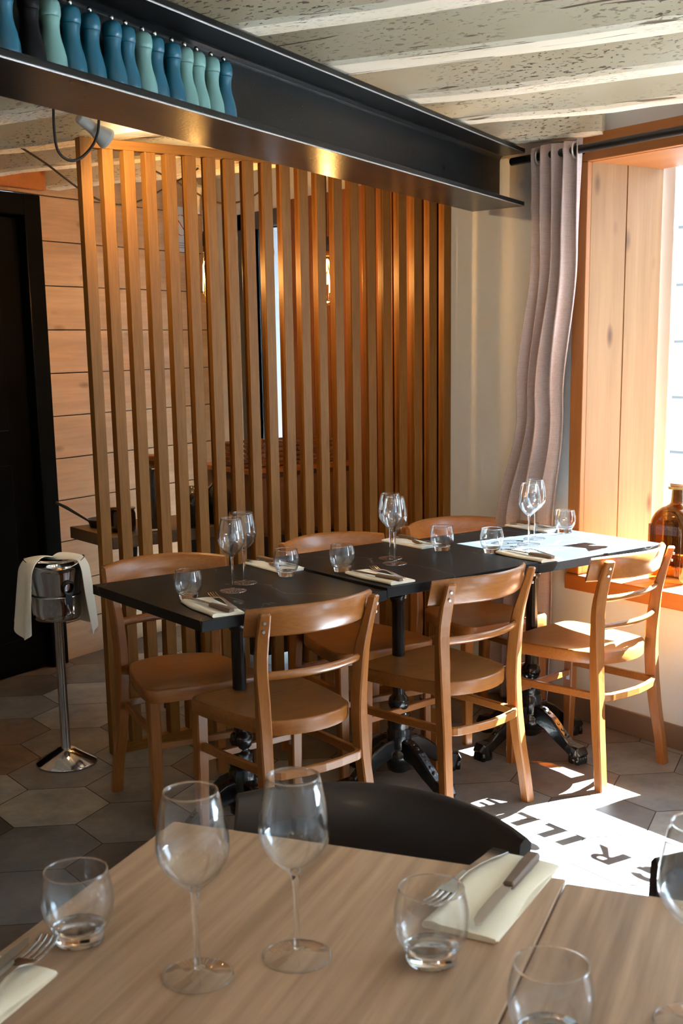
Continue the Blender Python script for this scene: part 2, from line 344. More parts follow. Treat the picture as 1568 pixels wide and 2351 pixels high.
def dup(root, loc, rz, label, group=None, scale=None):
    def cp(o, par):
        c = o.copy(); COL.objects.link(c)
        if par: c.parent = par
        for k in kids(o): cp(k, c)
        return c
    r = cp(root, None); r.location = loc; r.rotation_euler = (0, 0, rz); r['label'] = label
    if group: r['group'] = group
    if scale: r.scale = (scale,)*3
    return r
def smoothstep(a, b, x):
    t = max(0, min(1, (x-a)/(b-a))); return t*t*(3-2*t)
def interp(tab, z):
    if z <= tab[0][0]: return tab[0][1]
    for (a, va), (b, vb) in zip(tab, tab[1:]):
        if z <= b: return va+(vb-va)*smoothstep(0, 1, (z-a)/(b-a))
    return tab[-1][1]
def lin(tab, z):
    if z <= tab[0][0]: return tab[0][1]
    for (a, va), (b, vb) in zip(tab, tab[1:]):
        if z <= b: return va+(vb-va)*(z-a)/(b-a)
    return tab[-1][1]

# ------------------------------------------------------------------ room geometry
XW = 1.915                       # inner face of the window wall
P0 = Vector((-.655, -.526, 0)); BA = atan2(.4455, .8953)      # steel beam: near lower edge and direction
BD = Vector((cos(BA), sin(BA), 0)); BN = Vector((-sin(BA), cos(BA), 0))
PA = .36; PP = Vector((.73, 2.573, 0)); PD = Vector((cos(PA), sin(PA), 0)); PN = Vector((-sin(PA), cos(PA), 0))
ZC = 2.30; ZJ = 2.145
XL, YB = -3.6, -4.6
WY0, WY1, WZ0, WZ1 = -1.30, .44, .571, 2.06     # window opening
DY0, DY1 = 2.36, 2.66                            # glazed door of the back room

# floor: hexagonal tiles in one surface
mb = MB(); mb.box(XL-.1, XW+.5, YB-.1, 4.0, -.06, -.0015, 5)
R6 = .189; w6 = R6*sqrt(3)
random.seed(21)
fixed = {}
for j in range(-21, 12):
    for i in range(-12, 8):
        cx_ = -.09+i*w6+(w6/2 if j % 2 else 0); cy_ = .865+j*R6*1.5
        if not (XL-.1 < cx_ < XW+.2 and YB-.1 < cy_ < 3.6): continue
        k = random.choice([0, 0, 1, 2, 3, 4, 0, 3, 2])
        k = {(0, 0): 1, (0, 1): 0, (0, -1): 0, (0, 2): 3, (1, -1): 1, (-1, 1): 1, (0, -2): 2, (1, -2): 1, (-1, 0): 2}.get((i, j), k)
        r = R6-.0022
        vs = [(cx_+r*sin(a*pi/3), cy_+r*cos(a*pi/3), 0) for a in range(6)]
        mb.add(vs, [(5, 4, 3, 2, 1, 0)], k)
fl = mb.build('floor', TILES+['grout']); struct(fl, 'floor of large hexagonal stone tiles in mixed greys and browns')

# window wall (x = XW, thickness to 2.33) as pieces around window and back-room door
TX = 2.32
mb = MB()
mb.box(XW, TX, YB, -3.5, 0, ZC); mb.box(XW, TX, -3.5, -2.1, 0, WZ0); mb.box(XW, TX, -3.5, -2.1, WZ1, ZC); mb.box(XW, TX, -2.1, WY0-.05, 0, ZC); mb.box(XW, TX, WY0-.05, WY1+.05, 0, WZ0-.06); mb.box(XW, TX, WY0-.05, WY1+.05, WZ1+.03, ZC)  # includes a second, unseen opening nearer the back, added for side light
mb.box(XW, TX, WY1+.05, DY0, 0, ZC); mb.box(XW, TX, DY0, DY1, 2.02, ZC); mb.box(XW, TX, DY1, 3.6, 0, ZC)
struct(mb.build('wall_right', 'plaster'), 'grey-cream plaster wall with the deep window')
mb = MB(); mb.box(XW-.010, XW+.002, YB, DY0-.04, 0, .088)
struct(mb.build('baseboard_right', 'baseboard', bevel=.002), 'brown stone baseboard under the window')
# other walls
mb = MB(); mb.box(XL-.12, XL, YB-.12, 1.2, 0, ZC); struct(mb.build('wall_left', 'plaster'))
mb = MB()
mb.box(XL-.12, TX, YB-.12, YB, 0, ZC)
struct(mb.build('wall_back', 'plaster'), 'plaster wall behind the viewpoint')
# plank wall (local x along PD)
L = 6.0; mb = MB(); zz = -.015; pitch_ = .1935
door_l, door_r = -1.30, -.030
mb.box(-4.9, door_l, 0.02, .12, 0, ZC, 1); mb.box(door_r, 1.45, 0.02, .12, 0, ZC, 1); mb.box(door_l, door_r, .02, .12, 2.13, ZC, 1)
k = 0
while zz < ZC:
    z0, z1 = max(0, zz+.0025), min(ZC, zz+pitch_-.0025)
    for a, b in ((-4.9, door_l), (door_r, 1.45)) if z0 < 2.1 else ((-4.9, 1.45),):
        mb.box(a, b, 0, .021, z0, z1, 0)
    zz += pitch_; k += 1
pl = mb.build('wall_far', ['plank', 'blackmetal'], loc=PP, rz=PA); struct(pl, 'far wall clad in wide horizontal raw pine planks')
# ceiling boards
mb = MB(); mb.box(XL-.12, TX, YB-.12, 4.0, ZC, ZC+.05); struct(mb.build('ceiling', 'plaster_ceiling'), 'plaster ceiling between the old joists')

# joists, perpendicular to the steel beam (beam-local frame: x = along beam, y = across)
def beam_obj(o): o.location = P0; o.rotation_euler = (0, 0, BA); return o
def clip_t(s):
    """limits of t so that P0 + BD*s + BN*t stays in the room"""
    lo, hi = -9, 9
    base = P0+BD*s
    for t in [x*.01 for x in range(0, 700)]:
        p = base+BN*t
        if p.x > XW-.0 or p.x < XL or (p-PP).dot(PN) > -.0: hi = t; break
    else: hi = 4
    for t in [x*.01 for x in range(0, 700)]:
        p = base-BN*t
        if p.x > XW-.0 or p.y < YB or p.x < XL: lo = -t; break
    return lo, hi
random.seed(3)
for k, (s0, s1) in enumerate([(-2.3, -2.2), (-1.85, -1.74), (-1.38, -1.28), (-.92, -.80), (-.48, -.36), (-.02, .09), (.40, .50), (.80, .905), (1.265, 1.395), (1.745, 1.86), (2.195, 2.285), (2.66, 2.76)]):
    lo, hi = clip_t((s0+s1)/2)
    w = s1-s0; N = 26; mb = MB(); rs = []
    ph = random.random()*9
    for q in range(N+1):
        t = lo+(hi-lo)*q/N
        jz = .004*sin(t*7+ph)+random.uniform(-.002, .002); j1 = .004*sin(t*5+ph*2)+random.uniform(-.002, .002); j2 = .004*sin(t*6+ph*3)+random.uniform(-.002, .002)
        c = .010
        rs.append([(s0+j1, t, ZC+.01), (s0+j1, t, ZJ+c+jz), (s0+j1+c, t, ZJ+jz), (s1+j2-c, t, ZJ+jz), (s1+j2, t, ZJ+c+jz), (s1+j2, t, ZC+.01)])
    mb.rings(rs, True, True, 0, False)
    o = beam_obj(mb.build('trim_%d' % (k+1), 'joist')); struct(o, 'old limewashed ceiling joist')

# steel I beam
bl = 2.90; bs0 = -2.2; ZB0, ZB1 = 1.937, 2.143; FW = .23; tf = .017
prof = [(0, ZB0), (FW, ZB0), (FW, ZB0+tf), (FW/2+.020, ZB0+tf), (FW/2+.008, ZB0+tf+.013), (FW/2+.008, ZB1-tf-.013), (FW/2+.020, ZB1-tf), (FW, ZB1-tf), (FW, ZB1), (0, ZB1), (0, ZB1-tf), (FW/2-.020, ZB1-tf), (FW/2-.008, ZB1-tf-.013), (FW/2-.008, ZB0+tf+.013), (FW/2-.020, ZB0+tf), (0, ZB0+tf)]
mb = MB(); endx = lambda y: 2.825+y*.25
mb.rings([[(bs0, y, z) for y, z in prof], [(endx(y), y, z) for y, z in prof]], True, True, 0, False)
bo = beam_obj(mb.build('steel_beam', 'beam', bevel=.0035)); tag(bo, 'black painted steel I-beam crossing the room under the ceiling joists', 'beam')

MAT['worn'] = plain('worn_glint_steel_edge', (.42, .42, .42), .35, .6, .8, 220)  # pale strips put in for the corner highlight as well as worn paint
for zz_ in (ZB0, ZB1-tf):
    m_ = MB(); m_.tube([(bs0+.01, .0015, zz_+.0012), (endx(0)-.004, .0015, zz_+.0012)], .0023, 8); o_ = m_.build('worn_glint_edge', 'worn', bo); o_['label'] = 'bright strip on the flange edge, worn paint and painted-in highlight'
# ------------------------------------------------------------------ window
win = bpy.data.objects.new('window_1', None); COL.objects.link(win); struct(win, 'deep timber-lined window beside the last table')
jy = lambda x: WY1-.013*(x-XW)/.375
for xa, xb in ((XW, 2.098), (2.102, 2.292)):
    mb = MB(); mb.prism([(xa, jy(xa)), (xb, jy(xb)), (xb, WY1+.049), (xa, WY1+.049)], WZ0, WZ1); mb.build('jamb', 'pine', win, bevel=.0025)
mb = MB(); mb.box(XW+.0, 2.292, WY0-.05, WY0, WZ0, WZ1); mb.build('jamb', 'pine', win, bevel=.003)
mb = MB(); mb.box(XW+.0, 2.292, WY0-.05, WY1+.05, WZ1, WZ1+.03); mb.build('lintel', 'pinex', win, bevel=.003)
mb = MB(); mb.box(XW-.03, 2.30, WY0-.06, WY1+.062, WZ0-.06, WZ0); mb.build('sill', 'pinex', win, bevel=.004)
mb = MB(); mb.box(XW-.022, XW+.001, WY1, WY1+.06, WZ0, WZ1+.002); mb.build('casing', 'pinev', win, bevel=.003)
mb = MB(); mb.box(XW-.022, XW+.001, WY0-.06, WY0, WZ0, WZ1+.002); mb.build('casing', 'pinev', win, bevel=.003)
mb = MB(); mb.box(XW-.022, XW+.001, WY0-.06, WY1+.06, WZ1+.002, WZ1+.094); mb.build('head_casing', 'pinex', win, bevel=.003)
mb = MB()
GX = 2.30
mb.box(GX+.021, GX+.05, WY0, WY0+.055, WZ0, WZ1+.13); mb.box(GX+.021, GX+.05, WY1-.045, WY1+.04, WZ0, WZ1+.13); mb.box(GX+.021, GX+.05, WY0+.055, WY1-.045, WZ0-.03, WZ0+.04); mb.box(GX+.021, GX+.05, WY0+.055, WY1-.045, WZ1+.08, WZ1+.13)
mb.build('window_frame', 'white', win, bevel=.004)
mb = MB(); mb.box(GX+.030, GX+.036, WY0+.055, WY1-.045, WZ0+.04, WZ1+.08); mb.build('pane', 'pane', win)
# vinyl lettering on the pane, read from outside (+y is to the right from outside)
mb = MB(); gx = GX+.0285
def poly(pts): mb.prism([(a_-.002, b_+.051) for a_, b_ in pts], gx-.0004, gx+.0004, axis='X')
z0, z1 = 1.637, 1.765; st = .036
def rect(a, b, c, d): poly([(a, c), (b, c), (b, d), (a, d)])
# G
def arc(cy, cz, r0, r1, a0, a1, n=18, sy=1.0):
    pts = [(cy+r1*sy*cos(radians(a0+(a1-a0)*i/n)), cz+r1*sin(radians(a0+(a1-a0)*i/n))) for i in range(n+1)]
    pts += [(cy+r0*sy*cos(radians(a1+(a0-a1)*i/n)), cz+r0*sin(radians(a1+(a0-a1)*i/n))) for i in range(n+1)]
    for i in range(n): poly([pts[i], pts[i+1], pts[2*n-i], pts[2*n+1-i]])
arc(-.76, 1.701, .030, .066, 40, 330); rect(-.76, -.700, 1.675, 1.703)
# R
rect(-.650, -.614, z0, z1); arc(-.600, 1.732, .010, .034, -90, 90); rect(-.614, -.600, 1.741, z1); rect(-.614, -.600, 1.698, 1.722); poly([(-.610, 1.700), (-.580, 1.700), (-.520, z0), (-.560, z0)])
rect(-.480, -.440, z0, z1)
rect(-.406, -.368, z0, z1); rect(-.368, -.325, z0, z0+.032)
rect(-.294, -.256, z0, z1); rect(-.256, -.208, z0, z0+.034)
# E and the next word start
rect(-.150, -.112, z0, z1); rect(-.112, -.06, z0, z0+.03); rect(-.112, -.06, z1-.03, z1); rect(-.112, -.072, 1.688, 1.714)
poly([(.137, 1.743), (.142, 1.595), (.093, 1.591), (.088, 1.649), (.075, 1.643), (.038, 1.59), (.015, 1.641), (.002, 1.763), (.054, 1.709)])
# spoon and swash above the word
n = 20; ov = [(-.421+.043*cos(2*pi*i/n), 1.866+.036*sin(2*pi*i/n)) for i in range(n)]; poly(ov)
arc(-.484, 1.821, .008, .017, 0, 360, 14)
pts = [(-.498, 1.815), (-.54, 1.80), (-.60, 1.792), (-.68, 1.80), (-.78, 1.83)]
for (a, b), (c, d) in zip(pts, pts[1:]): poly([(a, b-.005), (a, b+.005), (c, d+.004), (c, d-.004)])
lo = mb.build('lettering', 'vinyl', win); lo['label'] = 'grey vinyl lettering and spoon emblem on the pane'

# curtain rod and curtain
rod = thing('curtain_rod', 'black round curtain rod above the window, passing through the curtain eyelets', 'curtain rod', (1.82, 0, 2.093))
mb = MB(); mb.tube([(0, .745, 0), (0, -1.5, 0)], .0145, 16); mb.build('rod', 'blackmetal', rod, bevel=.002)
for y in (.46, -1.40):
    mb = MB(); mb.tube([(.0, y, 0), (XW-1.82-.022, y, 0)], .006, 8); mb.lathe([(.02, 0), (.02, .006)], (0, 0, 0), 12)
    mb = MB(); mb.tube([(.012, y, 0), (XW-1.82-.021, y, 0)], .006, 8); mb.build('bracket', 'blackmetal', rod)
cur = thing('curtain', 'long mauve-grey linen curtain gathered beside the window, sweeping behind the table', 'curtain', (1.82, .6, 0))
yl = [(0, .57), (.7, .565), (1.2, .51), (1.75, .42), (2.13, .41)]; yh = [(0, .91), (.74, .865), (1.2, .735), (1.75, .632), (2.13, .64)]
fam = [(0, .020), (.8, .024), (1.6, .026), (2.13, .034)]
def cfn(u, v):
    z = .012+v*2.115; a, b = interp(yl, z), interp(yh, z)
    ph = u*4.0*2*pi
    w = sin(ph+.5*sin(z*2.0+u*5))
    y = a+(b-a)*(u+.018*sin(ph*2))
    x = interp(fam, z)*w*(1-.25*sin(u*7+z)) + .006*sin(z*5+u*11)
    x += .052*(1-smoothstep(.95, 1.75, z)); x = min(x, .09)
    return (x, y-.6, z + (0.006*sin(ph*1.0) if v > .99 else 0))
mb = MB(); mb.grid(cfn, 150, 60); mb.build('cloth', 'curtain', cur, solid=.004)
for yy in (.435, .475, .52, .57, .61):
    mb = MB(); mb.rings([[(x_, yy-.6+.022*0, 2.093)] for x_ in (0,)], False, False) if False else None
    mb = MB(); ring = []
    for i in range(25):
        a = 2*pi*i/24; ring.append((.0+.024*cos(a), yy-.6+.008*cos(a), 2.093+.024*sin(a)))
    mb.tube(ring, .004, 8, False); mb.build('eyelet', 'screw', cur)

# outside: facade across the street with a drain pipe, pavement
mb = MB(); mb.box(2.33, 12, -8, 14, -.4, -.3); struct(mb.build('street', 'street'), 'sunlit paving outside the window')
fa = thing('building', 'pale stone building across the street seen through the window', 'building', (6.2, 3.5, -.3))
mb = MB(); mb.box(0, .4, -7, 9, 0, 4.2); mb.build('wall', 'facade', fa)
mb = MB()
for z in [.45+.42*i for i in range(9)]: mb.box(-.006, .0, -7, 9, z, z+.018)
mb.build('joint_line', 'joint', fa)
mb = MB(); mb.tube([(-.09, .35, .55), (-.09, .35, 4.1)], .055, 14); mb.build('drain_pipe', 'zinc', fa)
mb = MB(); mb.box(-.22, 0, .18, .52, 0, .42); mb.build('pipe_shoe', 'joint', fa)
mb = MB(); mb.box(-.9, 0, -2.6, .15, 2.78, 2.95, 0); mb.build('awning', 'white', fa, bevel=.01)

cp = thing('door_sunblock', 'white canopy slab added outside over the back door, out of view', 'sunblock', (TX, 2.5, 2.2))  # added unseen slab that keeps direct sun off the back-room planks
mb = MB(); mb.box(.002, .85, -.5, .5, 0, .06); mb.build('sunblock_slab', 'white', cp, bevel=.005)
pb = thing('blocker', 'dark planter trough added on the window sill out of view, to shade the floor', 'blocker', (2.125, -.70, WZ0))  # added unseen trough, casts the dark strip beside the floor's sun patch
mb = MB(); mb.rings([[(-.06, -.38, .0005), (.06, -.38, .0005), (.06, .38, .0005), (-.06, .38, .0005)], [(-.075, -.40, .50), (.075, -.40, .50), (.075, .40, .50), (-.075, .40, .50)], [(-.065, -.39, .50), (.065, -.39, .50), (.065, .39, .50), (-.065, .39, .50)], [(-.062, -.386, .46), (.062, -.386, .46), (.062, .386, .46), (-.062, .386, .46)]], smooth=False); mb.build('trough', 'blackmetal', pb, bevel=.003)
# amber bottle on the sill
bt = thing('bottle', 'large square amber glass bottle with cork lid standing on the window sill', 'bottle', (2.075, .135, WZ0), .12)
def rsq(hx, hy, z, c, n=6):
    pts = []
    for qx, qy, a0 in ((1, 1, 0), (-1, 1, 90), (-1, -1, 180), (1, -1, 270)):
        for i in range(n+1):
            a = radians(a0+90*i/n); pts.append((qx*(hx-c)+c*cos(a), qy*(hy-c)+c*sin(a), z))
    return pts
bp_ = [(.070, .004, .02), (.076, .010, .022), (.077, .03, .024), (.077, .20, .024), (.076, .225, .03), (.069, .25, .036), (.055, .268, .04), (.036, .278, .034), (.027, .284, .0268), (.0245, .292, .0243), (.0235, .335, .0233)]
mb = MB(); mb.rings([rsq(h, h, z, c) for h, z, c in bp_], True, False)
mb.add(rsq(.070, .070, .004, .02), [tuple(range(28))]); mb.build('body', 'amber', bt, subd=1)
mb = MB(); mb.rings([rsq(h-.006, h-.006, max(z, .022), max(.004, c-.006)) for h, z, c in bp_[1:]], True, False); mb.add(rsq(.070, .070, .022, .016), [tuple(range(28))]); mb.build('inner_wall', 'amber', bt)
mb = MB()
for sx in (1, -1):
    for sy in (1, -1):
        for q in (.045, .053, .061):
            mb.tube([(sx*.0775, sy*q, .03), (sx*.0775, sy*q, .21)], .0028, 6); mb.tube([(sx*q, sy*.0775, .03), (sx*q, sy*.0775, .21)], .0028, 6)
mb.build('rib', 'amber', bt)
mb = MB(); mb.lathe([(.024, .335), (.037, .337), (.039, .341), (.037, .345), (.02, .346)]); mb.build('lip', 'amber', bt)
mb = MB(); mb.lathe([(.020, .346), (.029, .346), (.030, .349), (.030, .357), (.028, .359)]); mb.build('cork', 'cork', bt)

# ------------------------------------------------------------------ slatted oak screen
sc_ = thing('slatted_screen', 'tall oak screen of upright slats standing behind the black tables', 'room divider', (0, 1.185, 0))
for i in range(21):
    mb = MB(); x0 = .291+.0793*i; zt = 2.125 if i in (0, 20) else 2.094
    mb.box(-.02, .02, 0, .035, .0 if i in (0, 20) else .036, zt); mb.build('slat', 'oak', sc_, bevel=.0015, loc=(x0+.02, 0, 0))
mb = MB(); mb.box(.331, 1.877, 0, .035, 2.094, 2.125); mb.build('top_rail', 'oakx', sc_, bevel=.0015)
mb = MB(); mb.box(.331, 1.877, 0, .035, 0, .036); mb.build('bottom_rail', 'oakx', sc_, bevel=.0015)

# ------------------------------------------------------------------ chairs
def make_chair(name, label, cat, mz='chair', mx='chairx', two=False, ptop=.757, low=0.0, loc=(0, 0, 0), rz=0, group=None):
    t = thing(name, label, cat, loc, rz, group)
    # rail
    def ry(x): return -.045+.085*(x/.2075)**2
    def bent(h0, h1, th, xe, f, n=16, name_='', mat=mx, lo=None, hi=None, bev=.004):
        rs = []
        for i in range(n+1):
            x = -xe+2*xe*i/n; y = f(x); dx = .001; tx = Vector((dx*2, f(x+dx)-f(x-dx), 0)).normalized(); nm = Vector((-tx.y, tx.x, 0))
            za, zb = (h0(x) if callable(h0) else h0), (h1(x) if callable(h1) else h1)
            c = th*.42; m_ = [(-th/2, za+c), (-th/2+c, za), (th/2-c, za), (th/2, za+c), (th/2, zb-c), (th/2-c, zb), (-th/2+c, zb), (-th/2, zb-c)]
            rs.append([Vector((x, y-.25*(z-.70), z))+nm*a for a, z in m_])
        m = MB(); m.rings(rs, True, True, 0, True); return m.build(name_, mat, t)
    top = lambda x: .777-.010*abs(x/.2075)**3
    bot = lambda x: .692-low-.004*abs(x/.2075)**2
    bent(bot, top, .017, .2075, ry, name_='backrest')
    post = [(0, -.024), (.1, -.012), (.2, .003), (.3, .014), (.4, .021), (.48, .022), (.57, .018), (.66, .010), (.757, -.002)]
    px_z = [(0, .188), (.1, .181), (.2, .172), (.3, .165), (.42, .162), (.5, .164), (.6, .171), (.7, .179), (.76, .182)]
    ang = radians(28)
    for s in (-1, 1):
        rs = []
        for i in range(25):
            z = ptop*i/24; y = interp(post, z) if False else lin(post, z); a = s*ang*smoothstep(.25, .7, z)*.85+s*ang*.15
            x = s*lin(px_z, z)
            w = .0175 if z < .7 else .0175-.002*((z-.7)/.057); d = .0155+.004*smoothstep(.05, .35, z)*(1-smoothstep(.5, .72, z))-.0035*smoothstep(.6, .74, z)
            c = .004
            q = [(w-c, d), (w, d-c), (w, c-d), (w-c, -d), (c-w, -d), (-w, c-d), (-w, d-c), (c-w, d)]
            yo = y-.013*smoothstep(.6, .7, z)-.013*smoothstep(.68, .76, z)
            rs.append([(x+p*cos(a)-r_*sin(a), yo+p*sin(a)+r_*cos(a), z) for p, r_ in q])
        # rounded top
        last = rs[-1]; cx0 = sum(p[0] for p in last)/8; cy0 = sum(p[1] for p in last)/8
        rs.append([(cx0+(p[0]-cx0)*.7, cy0+(p[1]-cy0)*.7, ptop+.005) for p in last])
        m = MB(); m.rings(rs, True, True, 0, False); m.build('leg', mz, t)
        m = MB(); rs = []
        for z, k in ((0, .0145), (.05, .015), (.2, .0175), (.404, .0185)):
            c = .004; q = [(k-c, k), (k, k-c), (k, c-k), (k-c, -k), (c-k, -k), (-k, c-k), (-k, k-c), (c-k, k)]
            rs.append([(s*.168+a_, .350+.006*(1-z/.4)+b_, z) for a_, b_ in q])
        m.rings(rs, True, True, 0, False); m.build('leg', mz, t)
        # zinc fixing plate on the inner face of the front leg, under the side rail
        m = MB(); m.box(s*.150-.0008, s*.150+.0008, .343, .357, .235, .272); m.build('bracket', 'screw', t, bevel=.0006)
        for zz_ in (ptop-.02, ptop-.044) if ptop > .74 else ():
            nrm = Vector((sin(s*ang)*1.0, -cos(ang), 0)); p = Vector((s*.181, -.013-.25*(zz_-.70), zz_))+nrm*.0125
            m = MB(); m.tube([p, p+nrm*.0042], .0042, 10); m.build('screw', 'screw', t)
    sl = [(.618, .640), (.525, .547)] if two else [(.566, .592)]
    for a, b in sl:
        yo = lin(post, (a+b)/2)
        bent(a, b, .018, .160, lambda x: yo-.036+.036*(x/.160)**2+.25*((a+b)/2-.70), name_='back_slat')
    # seat: dished D-shape
    outl = []
    def sx_(k): return k
    for i in range(13):                      # rear arc
        a = pi*(1.16)+(pi*.68)*i/12; outl.append((.165*cos(a), .100+.112*sin(a)))
    outl += [(.165, .11), (.180, .20), (.190, .30)]
    for i in range(7):
        a = radians(90*i/6); outl.append((.150+.040*cos(a), .345+.040*sin(a)))
    outl += [(.06, .390), (0, .392), (-.06, .390)]
    for i in range(7):
        a = radians(90+90*i/6); outl.append((-.150+.040*cos(a), .345+.040*sin(a)))
    outl += [(-.190, .30), (-.180, .20), (-.165, .11)]
    cx0, cy0 = 0, .19
    def dish(x, y, k): return .446-.011*(1-k**2.2)-.004*math.exp(-((x-.08)**2+(y-.17)**2)/.004)-.004*math.exp(-((x+.08)**2+(y-.17)**2)/.004)
    rs = [[(x*.985, y, .404) for x, y in outl], [(x, y, .408) for x, y in outl], [(x, y, .440) for x, y in outl]]
    for k in (.985, .955, .85, .7, .5, .3, .12):
        rs.append([(cx0+(x-cx0)*k, cy0+(y-cy0)*k, dish(x*k, cy0+(y-cy0)*k, k)) for x, y in outl])
    m = MB(); m.rings(rs, True, True, 0, True); m.build('seat', mx, t)
    # side stretcher hoop
    pts = [(-.166, .345, .300), (-.162, .20, .300), (-.156, .10, .301)]
    for i in range(7):
        a = radians(180+90*i/6); pts.append((-.112+.040*cos(a), .026+.040*sin(a), .302))
    pts += [(-.06, -.024, .302), (0, -.029, .302), (.06, -.024, .302)]
    for i in range(7):
        a = radians(270+90*i/6); pts.append((.112+.040*cos(a), .026+.040*sin(a), .302))
    pts += [(.156, .10, .301), (.162, .20, .300), (.166, .345, .300)]
    m = MB(); m.tube(pts, (.0085, .0125)); m.build('stretcher', mx, t)
    m = MB(); m.tube([(-.155, .352, .262), (.155, .352, .262)], (.0085, .011)); m.build('front_stretcher', mx, t)
    return t
CG = 'honey-brown bentwood chairs at the black tables'
chA = make_chair('dining_chair', 'wooden chair with its back to the viewer at the left end black table', 'chair', loc=(.329, -.04, 0), rz=.013, group=CG)
chB = dup(chA, (.951, -.046, 0), .099, 'wooden chair with its back to the viewer at the middle black table', CG)
chC = make_chair('dining_chair', 'wooden chair with two thin back slats and sunlight on its seat', 'chair', two=True, loc=(1.57, -.089, 0), rz=.132, group=CG)
chD = dup(chA, (.325, .805, 0), 2.97, 'wooden chair behind the left end black table, nearest the ice bucket stand', CG)
chE = dup(chA, (1.0, .80, 0), 3.03, 'wooden chair behind the middle black table, facing the viewer', CG)
chF = dup(chA, (1.575, .815, 0), 3.03, 'wooden chair behind the window-side black table, nearest the curtain', CG)
dk = make_chair('dining_chair', 'dark stained wooden chair tucked in behind the pale wood table in the foreground', 'chair', 'dark_chair', 'dark_chair', ptop=.725, low=.05, loc=(-.51, -1.375, 0), rz=2.09, group='dark chairs at the pale tables')
dk.scale = (1.04, 1.04, 1.04)
dup(dk, (-.215, -1.895, 0), 2.09, 'dark stained wooden chair at the right edge beside the sunlit floor', 'dark chairs at the pale tables', 1.04)

# ------------------------------------------------------------------ tables
def pedestal(t, top, cx0=0, cy0=0, rad=.235):
    m = MB(); pr = [(.042, .075), (.050, .085), (.050, .12), (.040, .126), (.043, .135), (.040, .19), (.036, .197), (.038, .205), (.036, .245), (.028, .252), (.024, .258), (.032, .268), (.036, .283), (.032, .300), (.024, .308), (.021, .315), (.021, .62), (.026, .627), (.029, .640), (.026, .65), (.022, .655), (.028, .662), (.031, .668), (.028, .676), (.022, .680), (.022, top-.012)]
    seg = 36; rs = []
    for r, z in pr:
        fl_ = .0012 if .31 < z < .63 or z < .13 else 0
        rs.append([(cx0+(r-fl_*(i % 3 == 0)*1.6)*cos(2*pi*i/seg), cy0+(r-fl_*(i % 3 == 0)*1.6)*sin(2*pi*i/seg), z) for i in range(seg)])
    m.rings(rs, True, True, 0, True); m.lathe([(.025, .045), (.040, .055), (.042, .075)], (cx0, cy0, 0), 24); m.build('column', 'iron', t)
    for k in range(4):
        a = k*pi/2; c_, s_ = cos(a), sin(a); m = MB()
        pts = [(.03, .130), (.06, .128), (.10, .112), (.15, .076), (.19, .050), (.215, .042), (.235, .036), (.252, .024)]
        rr = [(.020, .034), (.019, .033), (.0185, .029), (.018, .025), (.017, .020), (.021, .023), (.026, .028), (.020, .020)]
        m.tube([(cx0+r*c_, cy0+r*s_, z) for r, z in pts], rr)
        for j in range(6):                   # acanthus ribs on the leg ridge
            u = .07+.021*j; zz_ = lin([(.06, .158), (.10, .138), (.15, .100), (.20, .068)], u)
            m.lathe([(.0115, -.010), (.0105, .003), (.004, .008)], (cx0+u*c_, cy0+u*s_, zz_), 8)
        for o_ in (-.017, -.006, .006, .017):  # paw toes
            px_, py_ = cx0+.246*c_-o_*s_, cy0+.246*s_+o_*c_
            m.lathe([(.001, .0), (.0095, .0), (.0105, .012), (.009, .024), (.004, .030)], (px_, py_, 0), 10)
        m.lathe([(.012, 0), (.026, .0), (.027, .012), (.024, .036), (.018, .052), (.008, .060)], (cx0+.222*c_, cy0+.222*s_, 0), 14)
        m.build('leg', 'iron', t, bevel=.001)
    m = MB(); m.box(cx0-.11, cx0+.11, cy0-.018, cy0+.018, top-.012, top); m.box(cx0-.018, cx0+.018, cy0-.11, cy0+.11, top-.0121, top-.0001); m.build('top_bracket', 'iron', t)
TG = 'black stone-look café tables pushed together in a row'
def black_table(x0, x1, z, lab):
    t = thing('cafe_table', lab, 'table', ((x0+x1)/2, .3245, 0), 0, TG)
    w = (x1-x0)/2
    m = MB(); m.box(-w, w, -.3245, .3245, z-.029, z); m.build('tabletop', 'slate', t, bevel=.0015)
    pedestal(t, z-.029)
    return t
black_table(0, .611, .750, 'black stone-look café table at the left end of the row, on a cast-iron claw foot')
black_table(.612, 1.224, .757, 'black stone-look café table in the middle of the row, slightly higher than its neighbours')
black_table(1.225, 1.836, .750, 'black stone-look café table beside the window, its top glaring in the sun')
# foreground tables, z = .77
ZF = .77; FP = Vector((-.731, -1.172, 0)); FA = atan2(-.848, .530)
fu = Vector((cos(FA), sin(FA), 0)); fv = Vector((-fu.y, fu.x, 0))
def fg_table(a0, a1, d0, lab):
    t = thing('pale_table', lab, 'table', FP+fu*((a0+a1)/2)-fv*(d0+.4), FA, 'pale wood tables in the foreground')
    w = (a1-a0)/2
    m = MB(); m.box(-w, w, -.4, .4, ZF-.03, ZF); m.build('tabletop', 'fgtable', t, bevel=.002)
    pedestal(t, ZF-.03)
    return t
fg_table(0, .566, 0, 'pale wood-grain table at the bottom left of the picture, holding two wine glasses')
fg_table(.568, 1.14, .012, 'pale wood-grain table at the bottom right of the picture, beside the dark chair')

